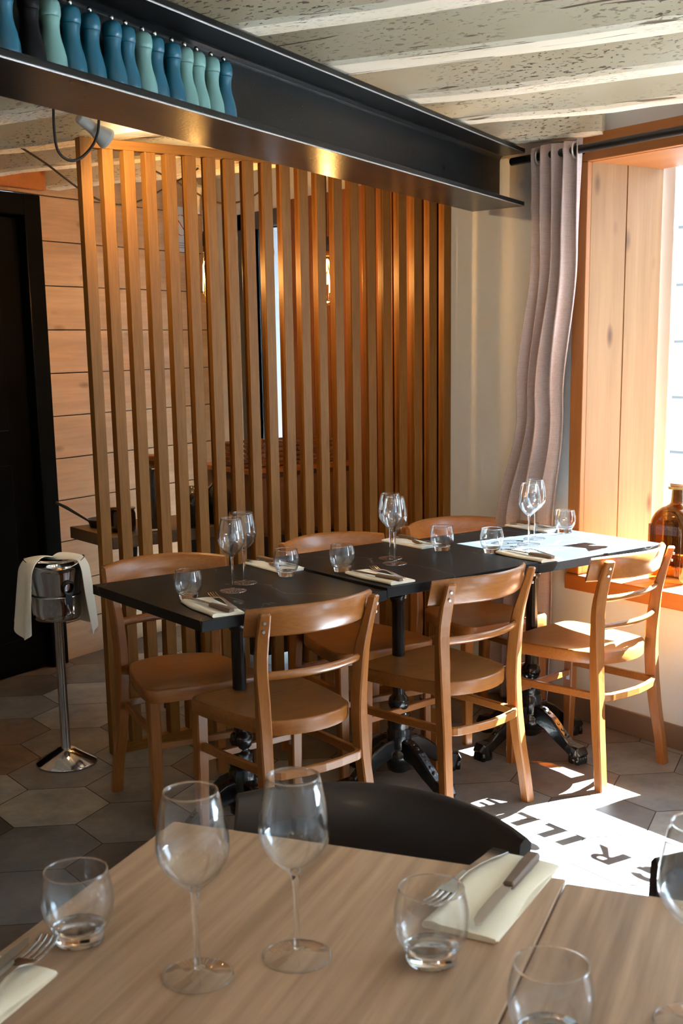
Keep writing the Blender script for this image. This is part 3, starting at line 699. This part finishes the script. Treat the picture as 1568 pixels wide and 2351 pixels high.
# ------------------------------------------------------------------ glassware
def make_tumbler(label, loc, group):
    t = thing('tumbler', label, 'glass', loc, 0, group)
    m = MB()
    o_ = [(.0285, .014), (.0335, .021), (.0382, .033), (.0400, .045), (.0395, .058), (.0373, .070), (.0348, .080), (.0344, .082)]
    i_ = [(.0338, .082), (.0340, .080), (.0364, .070), (.0384, .058), (.0388, .045), (.0368, .033), (.030, .0215), (.020, .0185), (.002, .018)]
    m.lathe(o_+i_, seg=40, caps=False); m.build('bowl', 'glass', t)
    m = MB(); m.tube([(.0341*cos(2*pi*i/40), .0341*sin(2*pi*i/40), .0822) for i in range(41)], .0009, 8, caps=False); m.build('rim', 'glassbase', t)
    m = MB(); m.lathe([(.001, .003), (.020, .0025), (.0255, .0005), (.0270, .002), (.0272, .0138), (.029, .0172), (.018, .0165), (.001, .016)], seg=40); m.build('base', 'glassbase', t)
    return t
def make_wine(label, loc, group):
    t = thing('wine_glass', label, 'wine glass', loc, 0, group)
    m = MB()
    o_ = [(.0045, .098), (.009, .1025), (.020, .112), (.031, .124), (.0375, .137), (.0395, .150), (.0385, .165), (.0350, .187), (.0310, .205), (.0293, .212)]
    i_ = [(.0285, .212), (.0302, .205), (.0342, .187), (.0376, .165), (.0385, .150), (.0365, .138), (.030, .1255), (.019, .1145), (.006, .106), (.001, .105)]
    m.lathe(o_+i_, seg=44, caps=False); m.build('bowl', 'glass', t)
    m = MB(); m.tube([(.0289*cos(2*pi*i/44), .0289*sin(2*pi*i/44), .2122) for i in range(45)], .0008, 8, caps=False); m.build('rim', 'glassbase', t)
    m = MB(); m.tube([(.0380*cos(2*pi*i/44), .0380*sin(2*pi*i/44), .0013) for i in range(45)], .0010, 8, caps=False); m.build('foot_edge', 'glassbase', t)
    m = MB(); m.lathe([(.0038, .009), (.0033, .03), (.0031, .06), (.0036, .085), (.0048, .098), (.006, .1035), (.001, .1045)], seg=16); m.build('stem', 'glassbase', t)
    m = MB(); m.lathe([(.0372, .0), (.0385, .0012), (.036, .0022), (.020, .0040), (.009, .0062), (.0042, .0095), (.001, .0098)], seg=44, caps=False); m.build('foot', 'glassfoot', t)
    return t
Z1, Z2 = .750, .757
TGp = 'water tumblers on the black tables'; WGp = 'wine glasses on the black tables'
tb = make_tumbler('clear tumbler nearest the corner of the left end black table', (.117, .273, Z1), TGp)
for (x, y, z), lb in [((.52, .377, Z1), 'clear tumbler between the two napkins at the far side of the left end black table'),
                      ((.672, .295, Z2), 'clear tumbler left of the knife and fork on the middle black table'),
                      ((1.153, .377, Z2), 'clear tumbler at the far side of the middle black table, right of the wine glasses'),
                      ((1.272, .262, Z1), 'clear tumbler at the left edge of the sunlit patch on the window-side table'),
                      ((1.777, .405, Z1), 'glaring clear tumbler in full sun nearest the window jamb')]:
    dup(tb, (x, y, z), .4, lb, TGp)
FG = 'large glasses on the pale foreground tables'
for (x, y), lb in [((-.992, -1.419), 'clear tumbler at the left edge of the pale table, beside the cut-off fork'), ((-.702, -1.704), 'clear tumbler in front of the cream napkin on the pale table'), ((-.72, -1.899), 'clear tumbler cut off by the bottom edge of the picture')]:
    dup(tb, (x, y, ZF), .2, lb, 'tumblers on the pale foreground tables', 1.05)
wg = make_wine('clear wine glass in front of its twin on the left end black table', (.272, .287, Z1), WGp)
for (x, y, z), lb in [((.362, .367, Z1), 'clear wine glass behind its twin on the left end black table'), ((.927, .373, Z2), 'clear wine glass behind its twin on the middle black table'), ((.876, .288, Z2), 'clear wine glass in front of its twin on the middle black table'),
                      ((1.483, .298, Z1), 'clear wine glass in front of its twin in the sun on the window-side table'), ((1.587, .371, Z1), 'clear wine glass behind its twin in the sun on the window-side table')]:
    dup(wg, (x, y, z), .3, lb, WGp)
for (x, y), lb in [((-.924, -1.574), 'large wine glass on the left of the pale foreground table'), ((-.814, -1.605), 'large wine glass in the centre of the pale foreground table'), ((-.58, -1.959), 'wine glass cut off by the right edge of the picture')]:
    dup(wg, (x, y, ZF), .3, lb, 'wine glasses on the pale foreground tables', 1.0)

# ------------------------------------------------------------------ napkins and cutlery
def napkin(label, loc, rz, L_=.225, W_=.088, mat='napkin', grp='folded napkins laid at the places'):
    m = MB()
    def sect(y, k):
        w = W_/2; zt = .010+.0015*sin(y*40+k)
        return [(-w, .0004), (-w-.003, .004), (-w-.001, .009), (-w+.010, zt+.0015), (-w+.022, zt-.001), (0, .0085), (w-.012, .0075), (w, .006), (w+.0015, .0035), (w, .0004)]
    rs = []
    for i in range(15):
        y = -L_/2+L_*i/14; sk = .004*sin(i*.5+L_*30)
        rs.append([(x+sk, y, z) for x, z in sect(y, loc[0]*9)])
    m.rings(rs, True, True, 0, True)
    # second fold layer showing at the right
    m.box(-.005, W_/2+.004, -L_/2+.004, L_/2-.001, .0006, .0035)
    o = m.build('napkin', mat, None, loc=loc, rz=rz); tag(o, label, 'napkin', grp); return o
def make_fork(label, loc, rz, grp):
    m = MB(); prof = [(-.100, .0115, .0005), (-.098, .012, .0006), (-.085, .0105, .002), (-.06, .0065, .005), (-.03, .0042, .008), (.0, .0035, .010), (.025, .004, .0085), (.035, .007, .006), (.042, .0115, .0045), (.052, .0125, .003)]
    rs = [[(-w, y, z), (w, y, z), (w, y, z+.0022), (-w, y, z+.0022)] for y, w, z in prof]; m.rings(rs, True, True, 0, False)
    for i in range(4):
        x = -.0108+.0072*i; m.tube([(x, .050, .0042), (x, .070, .0026), (x, .090, .0048), (x, .102, .0085)], [(.0017, .0011), (.0016, .0011), (.0014, .001), (.0008, .0006)])
    o = m.build('fork', 'cutlery', None, loc=loc, rz=rz, bevel=.0006); tag(o, label, 'fork', grp); return o
def make_knife(label, loc, rz, grp):
    t = thing('knife', label, 'knife', loc, rz, grp)
    m = MB(); rs = [[(-w, y, 0), (w, y, 0), (w*1.02, y, h*.6), (w*.7, y, h), (-w*.7, y, h), (-w*1.02, y, h*.6)] for y, w, h in [(-.108, .0075, .007), (-.104, .0088, .009), (-.07, .0092, .010), (-.03, .008, .0095), (-.006, .0072, .009), (-.004, .006, .0075)]]
    m.rings(rs, True, True, 0, False); m.build('handle', 'knifewood', t, bevel=.0008)
    m = MB(); pl_ = [(-.0055, -.005), (.0062, -.005), (.0085, .02), (.0085, .075), (.006, .098), (-.001, .110), (-.0055, .105)]
    m.prism(pl_, .0035, .0052); m.build('blade', 'cutlery', t, bevel=.0005)
    return t
def setting(zt, nap, fk, kn, names, mat='napkin', fg=False):
    """nap: (x,y,rz), fk/kn: tip -> handle end points"""
    g = ('napkins on the pale tables', 'forks on the pale tables', 'knives on the pale tables') if fg else ('napkins on the black tables', 'forks on the black tables', 'knives on the black tables')
    napkin('folded napkin '+names, (nap[0], nap[1], zt+.0003), nap[2], mat=mat, grp=g[0], **({'W_': nap[3]} if len(nap) > 3 else {}))
    for fn, pp, nm, gg, h in ((make_fork, fk, 'steel fork ', g[1], .0105), (make_knife, kn, 'wooden-handled knife ', g[2], .0115)):
        if not pp: continue
        (ax, ay), (bx, by) = pp; cx0, cy0 = (ax+bx)/2, (ay+by)/2
        fn(nm+names, (cx0, cy0, zt+h), atan2(ay-by, ax-bx)-pi/2, gg)
setting(Z1, (.100, .122, -.13), ((.166, .230), (.116, .030)), ((.088, .215), (.093, .010)), 'at the near left corner of the row of black tables')
setting(Z1, (.575, .530, 3.12), ((.553, .450), (.545, .640)), ((.592, .430), (.588, .640)), 'at the far side of the left end black table', mat='napkin_white')
setting(Z2, (.685, .130, -.01), ((.735, .222), (.690, .026)), ((.652, .215), (.668, .012)), 'at the near side of the middle black table')
setting(Z2, (1.165, .548, 3.13), ((1.140, .455), (1.150, .640)), ((1.172, .445), (1.190, .640)), 'at the far side of the middle black table', mat='napkin_white')
setting(Z1, (1.300, .122, -.06), ((1.345, .218), (1.312, .022)), ((1.292, .215), (1.290, .004)), 'at the near side of the window-side table, half in the sun')
setting(Z1, (1.765, .545, 3.13), ((1.750, .450), (1.745, .640)), ((1.785, .440), (1.780, .642)), 'at the far side of the window-side table, below the curtain', mat='napkin_white')
setting(ZF, (-.540, -1.632, -1.13), ((-.632, -1.622), (-.462, -1.560)), ((-.628, -1.695), (-.432, -1.598)), 'behind the tumbler on the pale foreground table', fg=True)
setting(ZF, (-1.168, -1.501, -1.0), ((-1.032, -1.424), (-1.185, -1.545)), ((-1.052, -1.412), (-1.222, -1.530)), 'at the bottom left edge of the picture', fg=True)

# ------------------------------------------------------------------ pepper mills on the beam
mill_cols = ['blue', 'sage', 'sage', 'sage', 'blue', 'blue', 'sage', 'blue', 'blue', 'blue', 'blue', 'sage', 'blackmill', 'blue']
mill_s = [.818, .765, .706, .658, .610, .547, .504, .446, .400, .331, .271, .212, .152, .084]
ord_ = ['first', 'second', 'third', 'fourth', 'fifth', 'sixth', 'seventh', 'eighth', 'ninth', 'tenth', 'eleventh', 'twelfth', 'thirteenth', 'fourteenth']
protos = {}
for c, s, o_ in zip(mill_cols, mill_s, ord_):
    p = P0+BD*(s-.009)+BN*.052; nm = {'blue': 'petrol blue', 'sage': 'sage green', 'blackmill': 'black'}[c]
    lb = nm+' pepper mill on the steel beam, '+o_+' from the right'
    loc = (p.x, p.y, ZB0+tf+.0003)
    if c in protos: dup(protos[c], loc, 0, lb, 'pepper mills lined up on the steel beam'); continue
    t = thing('pepper_mill', lb, 'pepper mill', loc, 0, 'pepper mills lined up on the steel beam'); protos[c] = t
    m = MB(); m.lathe([(r*1.24, z) for r, z in [(.0205, 0), (.0222, .002), (.0225, .012), (.0215, .026), (.0185, .042), (.0152, .056), (.0135, .068), (.0132, .078), (.0140, .088), (.0152, .0935), (.0150, .0945)]], seg=28); m.build('body', c, t)
    m = MB(); m.lathe([(r*1.24, z) for r, z in [(.0142, .0952), (.0158, .096), (.0165, .103), (.0163, .113), (.0148, .121), (.0110, .126), (.004, .1275)]], seg=28); m.build('head', c, t)
    m = MB(); m.lathe([(.002, .127), (.0028, .1285), (.0048, .131), (.0055, .134), (.0048, .137), (.0025, .139)], seg=16); m.build('knob', 'steel', t)

# ------------------------------------------------------------------ ice bucket stand, bucket, towel
bx, by, brz = .126, 1.222, -.41
st = thing('bucket_stand', 'polished steel ice bucket stand on a flared round foot, left of the slatted screen', 'stand', (bx, by, 0), brz)
m = MB(); m.lathe([(.001, .0005), (.106, .0005), (.109, .004), (.106, .010), (.038, .050), (.030, .056), (.020, .058), (.001, .0585)], seg=56); m.build('foot', 'steel', st)
m = MB(); m.lathe([(.0175, .056), (.0165, .06), (.0165, .515), (.020, .522), (.02, .53)], seg=28); m.build('pole', 'steel', st)
m = MB(); m.lathe([(.001, .527), (.060, .527), (.078, .531), (.085, .541), (.0875, .56), (.0885, .612), (.0905, .616), (.0885, .618), (.0865, .612), (.0855, .56), (.083, .543), (.076, .535), (.001, .533)], seg=56, caps=False); m.build('holder_cup', 'steel', st)
bk = thing('ice_bucket', 'shiny steel ice bucket with a dark ring handle, sitting in the stand', 'ice bucket', (bx, by, .5335), brz)
def bkr(v, r, z):
    out = []
    for i in range(64):
        a = 2*pi*i/64; lift = .032*v**3*abs(cos(a))**2.2; fl_ = 1+.05*v**3*abs(cos(a))
        out.append((r*fl_*cos(a), r*(1-.04*v)*sin(a), z+lift))
    return out
rs = [bkr(0, .001, .0004), bkr(0, .066, .0004), bkr(0, .072, .006)]
for i in range(13):
    v = i/12; rs.append(bkr(v, .0755+.022*v**1.5, .012+.165*v))
rs.append(bkr(1, .100, .1785)); rs.append(bkr(1, .0985, .1805)); rs.append(bkr(1, .0955, .177))
for i in range(10):
    v = 1-(i+.5)/10.5; rs.append(bkr(v, .0725+.0215*v**1.5, .014+.163*v))
m = MB(); m.rings(rs, True, False); m.build('body', 'steel', bk)
m = MB(); hr = []
ha = radians(-62); rad_ = lambda z: .0755+.022*((z-.012)/.165)**1.5+.004
for i in range(29):
    a = 2*pi*i/28; z = .115+.021*sin(a); rr_ = rad_(z)*(1-.02)+.003; aa = ha+.021*cos(a)/rr_
    hr.append((rr_*cos(aa), rr_*sin(aa), z))
m.tube(hr, (.0028, .0058), caps=False)
m.prism([(-.010, .058), (.010, .058), (.013, .096), (-.013, .096)], 0, .004, M=Matrix.Translation((rad_(.08)*cos(ha)*.99, rad_(.08)*sin(ha)*.99, 0)) @ Matrix.Rotation(ha+pi/2, 4, 'Z') @ Matrix.Rotation(radians(5), 4, 'X'), axis='Y')
m.build('ring_handle', 'blackmetal', bk, bevel=.001)
# towel: one cloth strip draped over the bucket, both ends hanging
def towel(u, v):
    # u along the strip: 0 left end .. 1 right end ; v across (0 = far side, 1 = near side)
    if u < .36:
        k = u/.36; h = 1-k; ph = radians(128+v*(100-30*h)); r = .111+.028*h+.010*sin(v*15+k*1.5)*h**.5+.004
        z = .728-.235*h*(1+.10*sin(v*6.0))+.018*abs(cos(ph))-.016
        if k > .85: q = (k-.85)/.15; r -= .012*q*q
        x, y = r*cos(ph), r*.96*sin(ph)*-1
        return (x, y, z)
    if u > .64:
        k = (u-.64)/.36; ph = radians(62-v*(100-8*k)); r = .112+.020*k+.007*sin(v*11+k*2)*k**.5
        z = .726-.262*k*(1-.10*(1-v))+.018*abs(cos(ph))-.012
        if k < .15: q = 1-k/.15; r -= .012*q*q
        return (r*cos(ph), r*.96*sin(ph), z)
    k = (u-.36)/.28
    a, b = towel(.3599, v), towel(.6401, v)
    x = a[0]+(b[0]-a[0])*k; y = a[1]+(b[1]-a[1])*k
    z = a[2]+(b[2]-a[2])*k+.010*sin(pi*k)+.012*abs(sin(2*pi*k))*(1-v)-.012*sin(pi*k)**2*v
    return (x, y, z+.002)
m = MB(); m.grid(towel, 96, 26)
tw = m.build('towel', 'towel', None, loc=(bx, by, .008), rz=brz, solid=.0035, subd=1); tag(tw, 'off-white cloth towel draped over the ice bucket, both ends hanging down', 'towel')

# ------------------------------------------------------------------ back room
door = bpy.data.objects.new('door_1', None); COL.objects.link(door); door.location = PP; door.rotation_euler = (0, 0, PA); struct(door, 'black door with black frame at the left edge')
m = MB(); m.box(-.125, -.028, -.045, .03, 0, 2.105); m.box(-1.31, -1.215, -.045, .03, 0, 2.105); m.box(-1.215, -.125, -.045, .03, 2.015, 2.105)
m.box(-.028, -.018, -.03, .03, 0, 2.095); m.box(-1.31, -.02, .05, .13, 0, 2.12)  # box behind the leaf is added to stop light leaking around it
m.build('door_frame', 'blackpaint', door, bevel=.006)
m = MB(); m.box(-1.21, -.130, .0, .04, .006, 2.010)
for a, b in ((.16, .95), (1.10, 1.88)):
    m.box(-1.08, -.26, -.008, .001, a, b); 
m.build('door_leaf', 'blackpaint', door, bevel=.004)
m = MB(); m.tube([(-1.12, 0, 1.03), (-1.12, -.05, 1.03), (-1.02, -.05, 1.03)], .009, 10); m.build('door_handle', 'blackmetal', door)
m = MB(); m.box(-1.4, .02, -.035, .0, 2.13, ZC-.02)
struct(m.build('trim_20', 'pinex', loc=PP, rz=PA), 'orange pine board above the black door')

gd = bpy.data.objects.new('door_2', None); COL.objects.link(gd); struct(gd, 'glazed outer door at the back, bright with daylight')
m = MB(); m.box(XW-.02, XW+.05, DY1, DY1+.13, 0, 2.10); m.box(XW-.02, XW+.05, DY0, DY1+.13, 2.02, 2.10); m.build('door_frame', plain('anthracite_frame', rgb(74, 76, 80), .5), gd, bevel=.003)
m = MB(); m.box(XW+.02, XW+.026, DY0, DY1, .02, 2.02); m.build('pane', 'pane', gd)
m = MB(); ring = [(XW+.017, 2.575+.060*cos(2*pi*i/32), 1.90+.060*sin(2*pi*i/32)) for i in range(33)]; m.tube(ring, (.0006, .005), caps=False)
o = m.build('sticker_ring', 'red', gd); o['label'] = 'red ring sticker on the glass'
m = MB(); m.prism([(2.575+.018*cos(2*pi*i/20), 1.885+.028*sin(2*pi*i/20)) for i in range(20)], XW+.0165, XW+.0185, axis='X'); o = m.build('sticker_shape', 'vinyl', gd)
m = MB(); m.box(XW+.03, XW+.04, DY0-.02, DY1+.02, 0.02, .5) if False else None

# batten cladding on the window wall behind the screen
bt_ = thing('batten_panel', 'warm brown upright wooden battens cladding the side wall behind the slatted screen', 'wall panel', (1.86, 0, 0))
m = MB(); m.box(.035, .0545, 1.235, DY0-.02, 0.001, 2.12); m.build('backing', 'batten', bt_)
yy = 1.24; j = 0
while yy < DY0-.06:
    m = MB(); m.box(0, .0345, -.021, .021, 0.001, 2.12); m.build('batten', 'batten', bt_, bevel=.002, loc=(0, yy+.021, 0)); yy += .0655; j += 1

# wooden counter table in the back room with jars
ct = thing('counter_table', 'thick dark wooden table on black trestle legs behind the slatted screen', 'table', (.86, 1.70, 0))
m = MB(); m.box(-.37, .30, -.19, .20, .692, .74); m.build('tabletop', 'counter', ct, bevel=.003)
for sx in (-1, 1):
    for sy in (-1, 1):
        m = MB(); m.tube([(sx*.14+.02, sy*.13, .691), (sx*.17+.02, sy*.16, .015)], (.014, .014)); m.build('leg', 'blackmetal', ct)
m = MB(); m.tube([(-.13, .0, .45), (.17, .0, .45)], (.012, .012)); m.build('crossbar', 'blackmetal', ct)
j1 = thing('jar', 'squat dark brown glazed pot on the back table, left of the tall jar', 'jar', (.597, 1.633, .7405))
m = MB(); m.lathe([(.001, 0), (.044, 0), (.050, .006), (.052, .03), (.051, .07), (.047, .082), (.044, .086), (.040, .083), (.001, .07)], seg=32); m.build('body', 'brownjar', j1)
m = MB(); m.lathe([(.0445, .0866), (.050, .0868), (.051, .092), (.001, .095)], seg=32); m.build('rim', 'brass', j1)
j2 = thing('tall_jar', 'tall clear glass jar of dark dried herbs with a wooden lid on the back table', 'jar', (.712, 1.578, .7405))
m = MB(); m.lathe([(.001, .0005), (.048, .0005), (.052, .006), (.052, .262), (.050, .264), (.0495, .262), (.0495, .008), (.001, .006)], seg=36, caps=False); m.build('body', 'glass', j2)
m = MB(); rs = []
for k in range(15):
    r = .046+.002*sin(k*2.1); rs.append([(r*(1+.03*sin(i*1.9+k))*cos(2*pi*i/28), r*(1+.03*sin(i*1.9+k))*sin(2*pi*i/28), .010+.225*k/14+(.008*sin(i*2.3) if k == 14 else 0)) for i in range(28)])
m.rings(rs); m.build('herbs', 'leafdry', j2)
m = MB(); m.lathe([(.047, .246), (.047, .265), (.055, .2655), (.056, .290), (.054, .294), (.001, .295)], seg=36); m.build('lid', 'chair', j2)
for (x, y), lb in [((.850, 1.53), 'dark green rounded bottle on the back table, right of the tall jar'), ((.985, 1.56), 'second dark green rounded bottle on the back table, nearer the glazed door')]:
    o = MB().lathe([(.001, 0), (.034, 0), (.044, .012), (.058, .05), (.062, .09), (.056, .125), (.040, .145), (.022, .155), (.018, .165), (.001, .166)], seg=32).build('carafe', 'darkgreen', None, loc=(x, y, .7405)); tag(o, lb, 'bottle', 'dark bottles on the back table')
pan = thing('frying_pan', 'small black pan with its handle sticking out past the left end of the screen', 'pan', (.60, 1.80, .7405), 2.85)
m = MB(); m.lathe([(.001, 0.0005), (.060, .0005), (.070, .030), (.072, .032), (.068, .031), (.058, .004), (.001, .004)], seg=36, caps=False); m.build('body', 'blackmetal', pan)
m = MB(); m.tube([(.066, 0, .026), (.10, 0, .050), (.15, 0, .085), (.19, 0, .108)], [(.007, .004), (.008, .005), (.011, .007), (.009, .005)]); m.build('handle', 'blackmetal', pan, bevel=.001)

bench = thing('sideboard', 'brown wooden sideboard against the batten wall behind the slatted screen', 'sideboard', (1.545, 1.97, 0))
m = MB(); m.box(-.27, .27, -.21, .21, .62, .90); m.box(-.25, .25, -.2, .2, .08, .62, 1); m.build('body', ['cabinet', 'blackmetal'], bench, bevel=.003)
m = MB(); m.box(-.285, .285, -.225, .22, .90, .922); m.build('worktop', 'chairx', bench, bevel=.003)
for sx in (-1, 1):
    for sy in (-1, 1):
        m = MB(); m.box(sx*.23-.02, sx*.23+.02, sy*.18-.02, sy*.18+.02, .001, .08); m.build('leg', 'blackmetal', bench)
for dx in (-.135, .135):
    m = MB(); m.box(dx-.125, dx+.125, -.222, -.2105, .64, .88); m.build('door', 'cabinet', bench, bevel=.002)
crg = 'slatted crates on the back sideboard'
def crate(lab, x):
    t = thing('wooden_crate', lab, 'crate', (x, 1.93, .9225), 0, crg)
    for k in range(5):
        m = MB(); z = .004+.021*k
        for s_ in (-1, 1): m.box(-.12, .12, s_*.13-.006, s_*.13+.006, z, z+.013); m.box(s_*.12-.006, s_*.12+.006, -.124, .124, z, z+.013)
        m.build('slat', 'cabinet', t, bevel=.001)
    for sx in (-1, 1):
        for sy in (-1, 1):
            m = MB(); m.box(sx*.108-.01, sx*.108+.01, sy*.118-.0065, sy*.118+.0065, .0005, .104); m.build('post', 'cabinet', t)
    m = MB(); m.box(-.113, .113, -.123, .123, .0006, .0035); m.build('base', 'cabinet', t)
crate('slatted brown wooden crate on the back sideboard, nearer the glazed door', 1.415)
crate('slatted brown wooden crate on the back sideboard, nearer the batten wall', 1.675)

# signs on the far wall
def sign(lab, x, z, w, h, ring=False, lines=6, mat='paper'):
    t = thing('paper_sign', lab, 'sign', PP+PD*x-PN*.004, PA); t.location.z = z
    m = MB(); m.box(-w/2, w/2, 0, .002, -h/2, h/2); m.build('sheet', mat, t)
    if ring:
        m = MB(); rr_ = min(w*.30, .05); m.tube([(rr_*cos(2*pi*i/32), -.001, .02+rr_*sin(2*pi*i/32)) for i in range(33)], (.0006, .006), caps=False)
        m.tube([(-rr_*.7, -.001, .02+rr_*.7), (rr_*.7, -.001, .02-rr_*.7)], (.005, .0006)); m.build('red_ring', 'red', t)
    m = MB()
    for k in range(lines):
        zz_ = (-h/2+.02+k*.011) if ring else (h/2-.03-k*(h-.06)/lines); wd = w*(.35+.07*((k*7) % 3))
        m.box(-wd, wd, -.0008, .0002, zz_, zz_+.003)
    m.build('print', 'ink', t)
sign('pale blue paper sign with a red prohibition ring on the far plank wall', .965, 2.03, .25, .22, True, 3)
sign('grey-blue printed notice on the far plank wall, right of the sign with the red ring', 1.19, 1.985, .10, .30, False, 16)

# pendant bulbs
def pendant(lab, x, y, z):
    t = thing('pendant_bulb', lab, 'pendant lamp', (x, y, z), 0, 'hanging filament bulbs behind the screen')
    m = MB(); m.tube([(0, 0, .175), (.001, 0, .26), (0, 0, ZJ-z-.004)], .003, 8); m.build('cord', 'cord', t)
    m = MB(); m.lathe([(.004, .18), (.016, .176), (.0175, .165), (.0175, .125), (.016, .121)], seg=24); m.build('socket', 'blackmetal', t)
    m = MB(); m.lathe([(.0165, .120), (.0175, .112), (.0175, .100)], seg=24); m.build('screw_cap', 'brass', t)
    m = MB(); m.lathe([(.0165, .100), (.026, .094), (.036, .082), (.040, .065), (.040, -.055), (.036, -.078), (.024, -.092), (.010, -.098), (.0005, -.099)], seg=36, caps=False); m.build('bulb', 'bulbglass', t)
    m = MB()
    for k in range(6):
        a = 2*pi*k/6; b = a+pi/6
        m.tube([(.004*cos(a), .004*sin(a), .085), (.021*cos(a), .021*sin(a), .052), (.021*cos(b), .021*sin(b), -.045)], .0014, 6)
    m.build('filament', 'filament', t)
    l = bpy.data.lights.new('bulb_light', 'POINT'); l.energy = PEND; l.color = (1, .56, .2); l.shadow_soft_size = .02
    lo_ = bpy.data.objects.new('bulb_light', l); COL.objects.link(lo_); lo_.parent = t; lo_.location = (0, 0, .01)
PEND = 9
MAT['bulbglass'] = thin_glass('amber_bulb_glass', (1.0, .90, .72), 1.0, 1.4)
pendant('hanging tubular filament bulb behind the left half of the slatted screen', .948, 1.50, 1.70)
pendant('hanging tubular filament bulb behind the right half of the slatted screen', 1.515, 1.50, 1.70)

# ceiling spot lamps: one seen above the screen, others behind the viewpoint, one fill lamp added in the back room
def spot(lab, loc, aim, energy, angle=70, seen=True, grp='white ceiling spot lamps'):
    t = thing('spot_lamp', lab, 'spot lamp', loc, 0, grp)
    p = Vector(loc); d_ = (Vector(aim)-p).normalized(); hub = Vector((0, 0, 0))
    m = MB(); m.lathe([(.001, ZJ-p.z-.001), (.028, ZJ-p.z-.001), (.028, ZJ-p.z-.014), (.001, ZJ-p.z-.016)], seg=24) if False else None
    b0 = -d_*.055; b1 = d_*.050
    Q = d_.to_track_quat('Z', 'Y').to_matrix().to_4x4()
    m = MB(); rs = []
    for z, r in ((-.075, .001), (-.075, .014), (-.070, .017), (-.02, .018), (.0, .022), (.03, .031), (.040, .033), (.0405, .030), (.032, .024)):
        rs.append([Q @ Vector((r*cos(2*pi*i/28), r*sin(2*pi*i/28), z)) for i in range(28)])
    m.rings(rs, True, False); m.build('lamp_head', 'lampwhite', t)
    m = MB(); m.rings([[Q @ Vector((r*cos(2*pi*i/24), r*sin(2*pi*i/24), z)) for i in range(24)] for z, r in ((.031, .0005), (.0325, .014), (.0315, .022))], True, False); m.build('lens', 'lens', t)
    m = MB(); m.tube([tuple(-d_*.03), tuple(-d_*.03+Vector((0, 0, .03))), (-d_.x*.03, -d_.y*.03, ZJ-p.z-.003)], .007, 10); m.build('arm', 'lampwhite', t)
    l = bpy.data.lights.new('spot_light', 'SPOT'); l.energy = energy; l.color = (1, .78, .52); l.shadow_soft_size = .02; l.spot_size = radians(angle); l.spot_blend = .6
    lo_ = bpy.data.objects.new('spot_light', l); COL.objects.link(lo_); lo_.parent = t; lo_.location = d_*.045
    lo_.rotation_euler = d_.to_track_quat('-Z', 'Y').to_euler()
    if seen: l.color = (1, .70, .36)
spot('grey-white spot lamp above the left end of the screen, aimed at the ceiling', (.232, .93, 2.098), (.75, 1.02, 1.82), 14, 160)
SP = 6
for k, (x, y, ax, ay) in enumerate([(-1.0, -3.3, -.7, -1.4), (-2.3, -2.4, -1.1, -1.2), (-1.9, -3.6, -.8, -1.8), (-2.9, -.9, -1.4, .3), (-2.2, .2, -.9, 1.0), (.2, -3.0, -.2, -1.6)]):
    spot('white spot lamp on the ceiling behind the viewpoint', (x, y, 2.06), (ax, ay, .5), SP if k in (0, 1, 2, 5) else 1.6, 95, seen=False, grp='white ceiling spot lamps out of view')
spot('white fill lamp added on the back-room ceiling to brighten the plank wall', (1.25, 2.1, 2.06), (1.2, 2.75, .9), 3, 110, grp='white ceiling spot lamps')  # added fill lamp, stands in for daylight on the planks

# loose cables looping under the joists
def cable(name, pts, r, lab):
    # Catmull-Rom smoothing
    P = [Vector(p) for p in pts]; out = []
    for i in range(len(P)-1):
        a, b, c, d_ = P[max(i-1, 0)], P[i], P[i+1], P[min(i+2, len(P)-1)]
        for k in range(8):
            t = k/8; out.append(.5*((2*b)+(c-a)*t+(2*a-5*b+4*c-d_)*t*t+(3*b-a-3*c+d_)*t**3))
    out.append(P[-1]); o = MB().tube(out, r, 8).build(name, 'cord', None); tag(o, lab, 'cable', 'brown cables looping under the joists'); return o
cable('electric_cable', [(.079, .90, 2.150), (.077, .90, 2.09), (.084, .90, 2.03), (.115, .90, 2.003), (.155, .90, 2.01), (.195, .90, 2.045), (.219, .90, 2.09), (.227, .90, 2.150)], .0045, 'brown cable hanging in a loop from the joists at the upper left')
cable('electric_cable', [(.25, 1.60, 2.15), (.36, 1.62, 2.10), (.50, 1.64, 2.02), (.62, 1.66, 1.98), (.74, 1.68, 1.99), (.90, 1.70, 2.06), (1.05, 1.72, 2.14)], .004, 'brown cable sagging behind the upper left of the slatted screen')
cable('electric_cable', [(.90, 1.80, 2.13), (1.05, 1.82, 2.08), (1.20, 1.84, 2.03), (1.36, 1.86, 2.05), (1.50, 1.88, 2.13)], .004, 'brown cable sagging behind the screen above the pendant bulbs')
